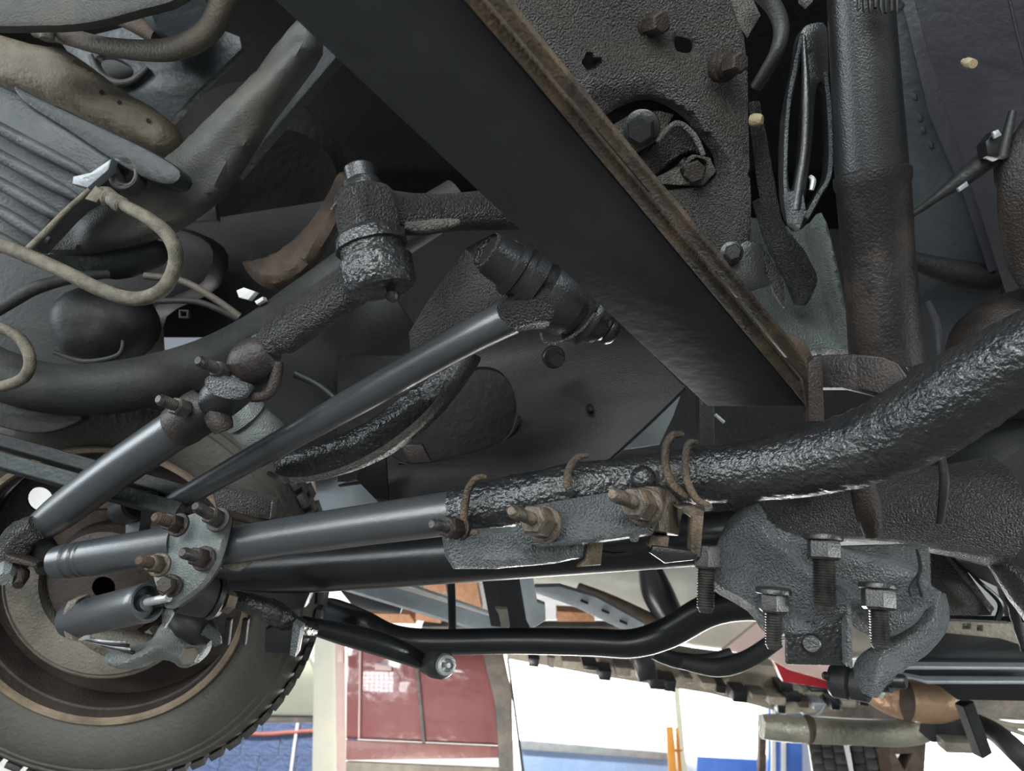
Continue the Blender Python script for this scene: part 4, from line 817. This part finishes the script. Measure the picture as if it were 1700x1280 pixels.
mk('rusty_pipe', tube([(180, 20, 1.35, 14), (220, 38, 1.34, 14), (262, 62, 1.33, 14)], seg=18), 'rust', label='short rusty pipe above the thick brown hose', catg='pipe')
mk('top_cover', plate([(-60, -60), (330, -60), (300, -5), (230, 18), (150, 38), (60, 44), (-60, 34)], 1.14, .02, b=.01, smooth=3), 'alu_grime', label='smooth grey cover across the very top left corner', catg='cover')
mk('round_cap', lathe((290, 10, 1.4), (300, 20, 1.3), [(0, 55), (.8, 55), (1, 45)]), 'fender_blue', label='round dark cap between the brown hose loops', catg='cap')
def hose(path, label, m='tan_hose', name='fluid_hose'):
    return mk(name, tube(path, n=8, seg=20), m, label=label, catg='hose')
hose([(178, 318, 1.14, 9), (205, 340, 1.12, 10), (245, 362, 1.1, 11), (280, 392, 1.09, 12), (292, 432, 1.09, 12), (272, 478, 1.09, 12), (228, 496, 1.09, 12), (170, 482, 1.1, 12), (100, 448, 1.11, 12), (30, 418, 1.12, 12), (-30, 395, 1.13, 12)], 'tan metal hose looping right then back to the left edge')
hose([(-30, 540, 1.1, 9), (10, 548, 1.1, 9.5), (38, 568, 1.1, 9.5), (50, 600, 1.1, 9.5), (38, 628, 1.1, 9.5), (0, 642, 1.1, 9), (-30, 640, 1.1, 9)], 'small tan hose bend at the left edge below the long loop')
hose([(-30, 530, 1.25, 10), (20, 500, 1.25, 11), (60, 478, 1.25, 11), (120, 462, 1.26, 9), (180, 455, 1.3, 7)], 'dark hose passing behind the tan loop at left', 'pipe_grey')
hose([(240, 458, 1.32, 6), (300, 466, 1.32, 6), (350, 492, 1.32, 6), (398, 526, 1.33, 6)], 'thin upper brown line beneath the rusty drum', 'brown_hose', 'fuel_line')
hose([(262, 500, 1.32, 5), (320, 500, 1.32, 5), (355, 510, 1.32, 5), (395, 530, 1.33, 5)], 'thin lower line just under the brown one', 'pipe_grey', 'fuel_line')
t = thing('hose_fitting', 'tan brass hose fitting at the start of the looping hose', 'fitting')
mk('fitting_nut', lathe((168, 322, 1.15), (205, 342, 1.12), [(0, 10), (.1, 15), (.4, 15), (.45, 11), (.7, 12), (.72, 14), (.95, 14), (1, 11)], seg=12), 'tan_hose', t)
mk('fitting_tab', plate([(140, 330), (158, 308), (172, 318), (160, 336)], 1.13, .01), 'tan_hose', t)
t = thing('sensor_cap', 'small shiny white square sensor between drum and pipe', 'sensor')
mk('face', plate([(392, 482), (404, 477), (424, 484), (412, 498), (396, 494)], 1.33, .02, b=.002), 'wall_white', t)
mk('side', plate([(422, 500), (436, 492), (438, 498), (426, 506)], 1.32, .02, b=.002), 'wall_white', t)
mk('nut_plate', plate([(296, 514), (313, 514), (313, 528), (296, 528)], 1.36, .01, holes=[[(300, 517), (309, 517), (309, 525), (300, 525)]]), 'pipe_grey', label='small square nut plate on the dark oil pan', catg='plate')
mk('crossbrace', tube([(490, 620, 1.35, 7), (530, 640, 1.35, 6), (555, 660, 1.34, 5)], seg=10), 'dark_cast', label='thin dark brace behind the track bar', catg='brace')
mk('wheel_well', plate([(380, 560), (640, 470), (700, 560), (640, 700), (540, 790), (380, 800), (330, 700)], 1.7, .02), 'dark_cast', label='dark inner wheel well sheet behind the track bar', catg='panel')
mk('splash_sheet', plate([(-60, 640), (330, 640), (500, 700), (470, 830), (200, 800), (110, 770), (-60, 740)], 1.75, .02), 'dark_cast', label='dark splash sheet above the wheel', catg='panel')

# ================================================================ REAR OF TRUCK, SEEN BELOW AXLE
t = thing('steel_channel', 'light grey steel channel slanting behind the sway bar', 'channel')
mk('web', bar((560, 962, 2.2), (850, 1050, 2.1), 26, 12), 'zinc', t)
mk('lip', bar((640, 958, 2.15), (830, 1024, 2.1), 5, 8), 'steel_bright', t)
mk('underbody_box', plate([(560, 975), (580, 968), (670, 1000), (664, 1020), (590, 1012)], 2.4, .1), 'satin_black', label='black box below the slanting steel channel at left', catg='box')
t = thing('shelf_boards', 'orange brown boards stacked behind the slanting channel', 'boards')
for q in ([(700, 960), (738, 960), (742, 985), (706, 985)], [(752, 958), (790, 958), (800, 1012), (752, 992)], [(690, 1008), (730, 1012), (732, 1035), (690, 1030)], [(606, 1018), (680, 1020), (690, 1036), (610, 1034)], [(925, 1015), (985, 1018), (988, 1032), (925, 1032)]):
    mk('board', plate(q, 3.6, .1), 'orange_board', t)
mk('hanger_rod', tube([(748, 955, 1.6, 7), (750, 1000, 1.6, 7), (751, 1050, 1.6, 7)], n=3, seg=12), 'satin_black', label='thin black vertical rod above the sway bar', catg='rod')
t = thing('rear_bracket', 'black bracket with light front edge behind the sway bar centre', 'bracket')
mk('plate', plate([(798, 952), (862, 955), (880, 1045), (815, 1040)], 1.9, .05), 'satin_black', t)
mk('front_edge', plate([(862, 958), (885, 960), (892, 1000), (905, 1005), (906, 1030), (882, 1045), (874, 1030)], 1.85, .03), 'zinc', t)
mk('wire_clip', plate([(822, 1010), (842, 1012), (846, 1042), (832, 1042), (828, 1020)], 1.8, .02), 'drum_tan', t)
t = thing('perforated_channel', 'whitish perforated channel sloping behind the rear bracket', 'channel')
mk('channel', plate([(888, 975), (930, 974), (990, 992), (1070, 1036), (1062, 1044), (1030, 1044), (960, 1010), (890, 985)], 2.3, .04), 'zinc', t)
for a, b in ((965, 996), (1000, 1012), (1030, 1030)): mk('slot', plate([(a, b), (a+12, b+5), (a+11, b+8), (a-1, b+3)], 2.29, .01), 'hole_black', t)
t = thing('fuel_tank', 'pale beige fuel tank behind the axle at centre right', 'tank')
mk('tank_shell', tube([(740, 952, 3.2, 16), (850, 952, 3.1, 18), (1000, 962, 3.0, 45), (1120, 990, 2.9, 75), (1320, 1000, 2.8, 85), (1450, 1010, 2.8, 80)], seg=30), 'cream_tank', t)
mk('tank_skid', tube([(960, 975, 2.7, 8), (1010, 998, 2.65, 12), (1080, 1030, 2.6, 12), (1120, 1052, 2.6, 10)], seg=14), 'rust', t)
mk('tank_strap', tube([(1075, 930, 2.6, 16), (1090, 980, 2.6, 26), (1110, 1020, 2.6, 24)], seg=14), 'satin_black', t)
t = thing('chassis_rail', 'far chassis rail with dusty beige boxes above the bright opening', 'chassis rail')
mk('rail', plate([(840, 1078), (1060, 1080), (1320, 1110), (1400, 1180), (1310, 1186), (1180, 1152), (1010, 1125), (842, 1094)], 3.8, .15), 'beige_dirty', t)
mk('upper_box', plate([(700, 1040), (1330, 1040), (1330, 1120), (1060, 1092), (840, 1086), (700, 1086)], 4.1, .1), 'dim_metal', t)
random.seed(3)
for i in range(16):
    a = 880+i*28+random.uniform(-6, 6); b = 1090+i*4.2+random.uniform(-4, 8); ww = random.uniform(12, 32); h = random.uniform(8, 22)
    mk(('spacer', 'bracket', 'block')[i % 3], plate([(a, b), (a+ww, b+2), (a+ww-2, b+h), (a+1, b+h-2)], 3.65, .12, b=.006), ('satin_black', 'dim_metal', 'beige_dirty', 'satin_black')[i % 4], t)
mk('rear_frame', plate([(1300, 1128), (1400, 1140), (1480, 1150), (1490, 1196), (1400, 1192), (1310, 1186)], 3.9, .05), 'dim_metal', t)
for i in range(14):
    a = 1296+(i % 7)*26+random.uniform(-6, 6); b = 1140+(i//7)*24+random.uniform(-4, 6); ww = random.uniform(10, 26); h = random.uniform(6, 18)
    mk(('bracket', 'fitting')[i % 2], plate([(a, b), (a+ww, b+1), (a+ww-1, b+h), (a+2, b+h-1)], 3.7, .1, b=.006), ('satin_black', 'beige_dirty', 'satin_black', 'rust', 'zinc')[i % 5], t)
mk('curved_pipe', tube([(1330, 1180, 3.4, 3), (1345, 1190, 3.4, 3), (1362, 1182, 3.4, 3), (1370, 1168, 3.4, 3)], seg=8), 'zinc', t)
mk('canister', plate([(1050, 1086), (1086, 1088), (1092, 1128), (1062, 1134), (1056, 1110)], 3.3, .1, b=.01), 'satin_black', t)
mk('skid_plate', plate([(1300, 1000), (1200, 1080), (1270, 1090), (1310, 1112), (1392, 1136), (1400, 1080)], 2.5, .02), 'pink_post', label='tan brown skid plate behind the square bracket', catg='plate')
mk('red_jack', plate([(1286, 1100), (1390, 1130), (1392, 1146), (1300, 1132)], 3.2, .05), 'red_paint', label='bright red block below the tan skid plate', catg='block')
t = thing('gusset_sheet', 'pebbly grey triangular sheet right of the spring plate', 'gusset')
mk('sheet', plate([(1545, 902), (1575, 905), (1650, 1010), (1646, 1022), (1548, 1022)], 1.25, .01), 'pebble', t)
mk('edge_bead', tube([(1556, 902, 1.23, 3), (1600, 955, 1.23, 4), (1646, 1012, 1.23, 5)], seg=8), 'speckle', t)
mk('edge_bead', tube([(1570, 900, 1.24, 3), (1620, 960, 1.24, 3), (1660, 1000, 1.24, 5), (1655, 1030, 1.24, 5)], seg=8), 'satin_black', t)
t = thing('rear_crossmember', 'black crossmember with two pale folded edges at lower right', 'crossmember')
mk('upper_web', plate([(1545, 1022), (1590, 1030), (1760, 1035), (1760, 1112), (1500, 1108), (1475, 1100)], 1.9, .05), 'satin_black', t)
mk('upper_edge', plate([(1478, 1100), (1500, 1106), (1760, 1108), (1760, 1112), (1500, 1112), (1480, 1106)], 1.86, .03), 'zinc', t)
mk('lower_web', plate([(1482, 1108), (1760, 1112), (1760, 1165), (1590, 1162), (1560, 1140), (1500, 1124)], 1.95, .05), 'satin_black', t)
mk('lower_edge', plate([(1490, 1120), (1540, 1130), (1760, 1131), (1760, 1136), (1540, 1136)], 1.86, .03), 'zinc', t)
mk('bracket_rail', plate([(1548, 1030), (1680, 1036), (1690, 1060), (1740, 1070), (1740, 1084), (1660, 1060), (1560, 1050)], 1.6, .02, holes=[[(1598, 1035), (1612, 1035), (1612, 1045), (1598, 1045)], [(1622, 1038), (1632, 1038), (1632, 1048), (1622, 1048)]]), 'beige_dirty', t)
mk('body_sill', plate([(1580, 1160), (1760, 1162), (1760, 1200), (1612, 1192), (1586, 1170)], 2.6, .1), 'dim_metal', label='dirty grey body sill under the black crossmember', catg='sill')
mk('frayed_cable', tube([(1668, 960, 1.2, 6), (1680, 1000, 1.2, 8), (1692, 1050, 1.2, 6), (1700, 1080, 1.2, 5)], lump=.4, ls=90), 'rubber', label='frayed black cable near the lower right edge', catg='cable')
mk('right_skirt', tube([(1650, 930, 1.1, 14), (1700, 980, 1.08, 28), (1760, 1040, 1.06, 40)], lump=.08, ls=30), 'pebble_dark', label='dark knobbly casting at the right edge below the housing', catg='casting')
t = thing('muffler', 'tan brown muffler under the black crossmember', 'muffler')
mk('body', tube([(1436, 1128, 2.3, 10), (1452, 1145, 2.28, 24), (1490, 1158, 2.25, 32), (1540, 1166, 2.22, 33), (1575, 1166, 2.2, 28), (1605, 1160, 2.2, 14)], seg=30), 'copper_pipe', t)
mk('band', tube([(1496, 1162, 2.24, 34), (1504, 1163, 2.24, 36), (1512, 1164, 2.23, 34)], n=3, seg=30), 'rust', t)
t = thing('tail_pipe', 'grey tan exhaust pipe running horizontally at the lower right', 'exhaust pipe')
mk('pipe', tube([(1264, 1206, 2.5, 19), (1290, 1208, 2.5, 21), (1330, 1211, 2.5, 21), (1420, 1216, 2.5, 20), (1490, 1217, 2.48, 21), (1535, 1208, 2.45, 21), (1555, 1182, 2.4, 19), (1565, 1160, 2.35, 15)], n=8, seg=26), 'exhaust', t)
mk('joint_band', tube([(1336, 1211, 2.5, 21), (1340, 1211, 2.5, 23), (1346, 1212, 2.5, 21)], n=3, seg=26), 'rust', t)
mk('lower_axle_arm', bar((1600, 1165, 2.0), (1632, 1252, 2.0), 22, 20), 'satin_black', label='black slanting arm right of the exhaust pipe bend', catg='arm')
mk('brake_chamber', plate([(1560, 1185), (1610, 1182), (1612, 1235), (1550, 1235)], 2.2, .08, b=.01), 'satin_black', label='black boxy unit beside the exhaust pipe bend', catg='unit')
mk('mount_foot', [plate([(1570, 1232), (1640, 1236), (1638, 1252), (1572, 1250)], 2.15, .05)], 'drum_tan', label='tan foot plate below the black slanting arm', catg='plate')
hose([(1600, 1190, 2.3, 13), (1650, 1215, 2.2, 16), (1690, 1250, 2.1, 18), (1730, 1290, 2.1, 18)], 'thick dark hose at the bottom right corner', 'pipe_grey', 'rear_hose')
hose([(1600, 1196, 3.2, 3), (1650, 1203, 3.2, 4), (1720, 1225, 3.2, 4)], 'thin pale line above the thick corner hose', 'beige_dirty', 'brake_line')
hose([(1620, 1188, 3.3, 4), (1680, 1204, 3.3, 5), (1740, 1206, 3.3, 5)], 'upper pale line near the right edge bottom', 'beige_dirty', 'brake_line')
# rear dual tyres, tread towards the camera
for k, (xa, xb, nm) in enumerate(((1340, 1398, 'left one of the pair'), (1408, 1468, 'right one of the pair'))):
    t = thing('twin_wheel', f'knobbly rear wheel tyre standing below the exhaust pipe, {nm}', 'wheel', 'rear wheel pair')
    Yc = 3.9; d0 = dY(1222, Yc-.3); x0 = P(xa, 1222, d0).x; x1 = P(xb, 1222, d0).x; R = .40; ztop = P(xa, 1205, d0).z
    c = Vector(((x0+x1)/2*1.08, Yc, ztop-R)); hw = (x1-x0)/2; az = math.atan2(c.x, c.y)*.95; AX = Vector((math.cos(az), -math.sin(az), 0)); FY = Vector((math.sin(az), math.cos(az), 0)); UZ = Vector((0, 0, 1))
    V, Fc = [], []; sg = 48; pr = [(-hw*.8, R*.6), (-hw, R*.8), (-hw*.95, R*.96), (-hw*.6, R), (hw*.6, R), (hw*.95, R*.96), (hw, R*.8), (hw*.8, R*.6)]
    for (px_, r) in pr:
        for q in range(sg): V.append(c+AX*px_-FY*r*math.cos(2*math.pi*q/sg)+UZ*r*math.sin(2*math.pi*q/sg))
    for i in range(len(pr)-1):
        for q in range(sg): Fc.append((i*sg+q, i*sg+(q+1) % sg, (i+1)*sg+(q+1) % sg, (i+1)*sg+q))
    mk('carcass', (V, Fc), 'tyre', t)
    bl = []
    for q in range(44):
        for r in range(3):
            a = 2*math.pi*(q+.5*(r % 2))/44; rad = -FY*math.cos(a)+UZ*math.sin(a); tan = FY*math.sin(a)+UZ*math.cos(a)
            if a < 1.9 or a > 5.6: bl.append((c+AX*((r-1)*hw*.62)+rad*(R+.004), Matrix((AX, tan, AX.cross(tan))).transposed()))
    blocks(t, bl, (hw*.27, .021, .010))
t = thing('hub_drum', 'rusty wheel hub with triangular gap beside the rear tyres', 'hub')
mk('hub', plate([(1474, 1228), (1540, 1226), (1536, 1290), (1520, 1330), (1486, 1330)], ('Y', 3.3), .1, b=.01, holes=[[(1488, 1252), (1514, 1252), (1502, 1276)]]), 'rust', t)
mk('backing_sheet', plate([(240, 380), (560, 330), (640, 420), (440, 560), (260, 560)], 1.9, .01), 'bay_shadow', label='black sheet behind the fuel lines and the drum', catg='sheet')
finish()
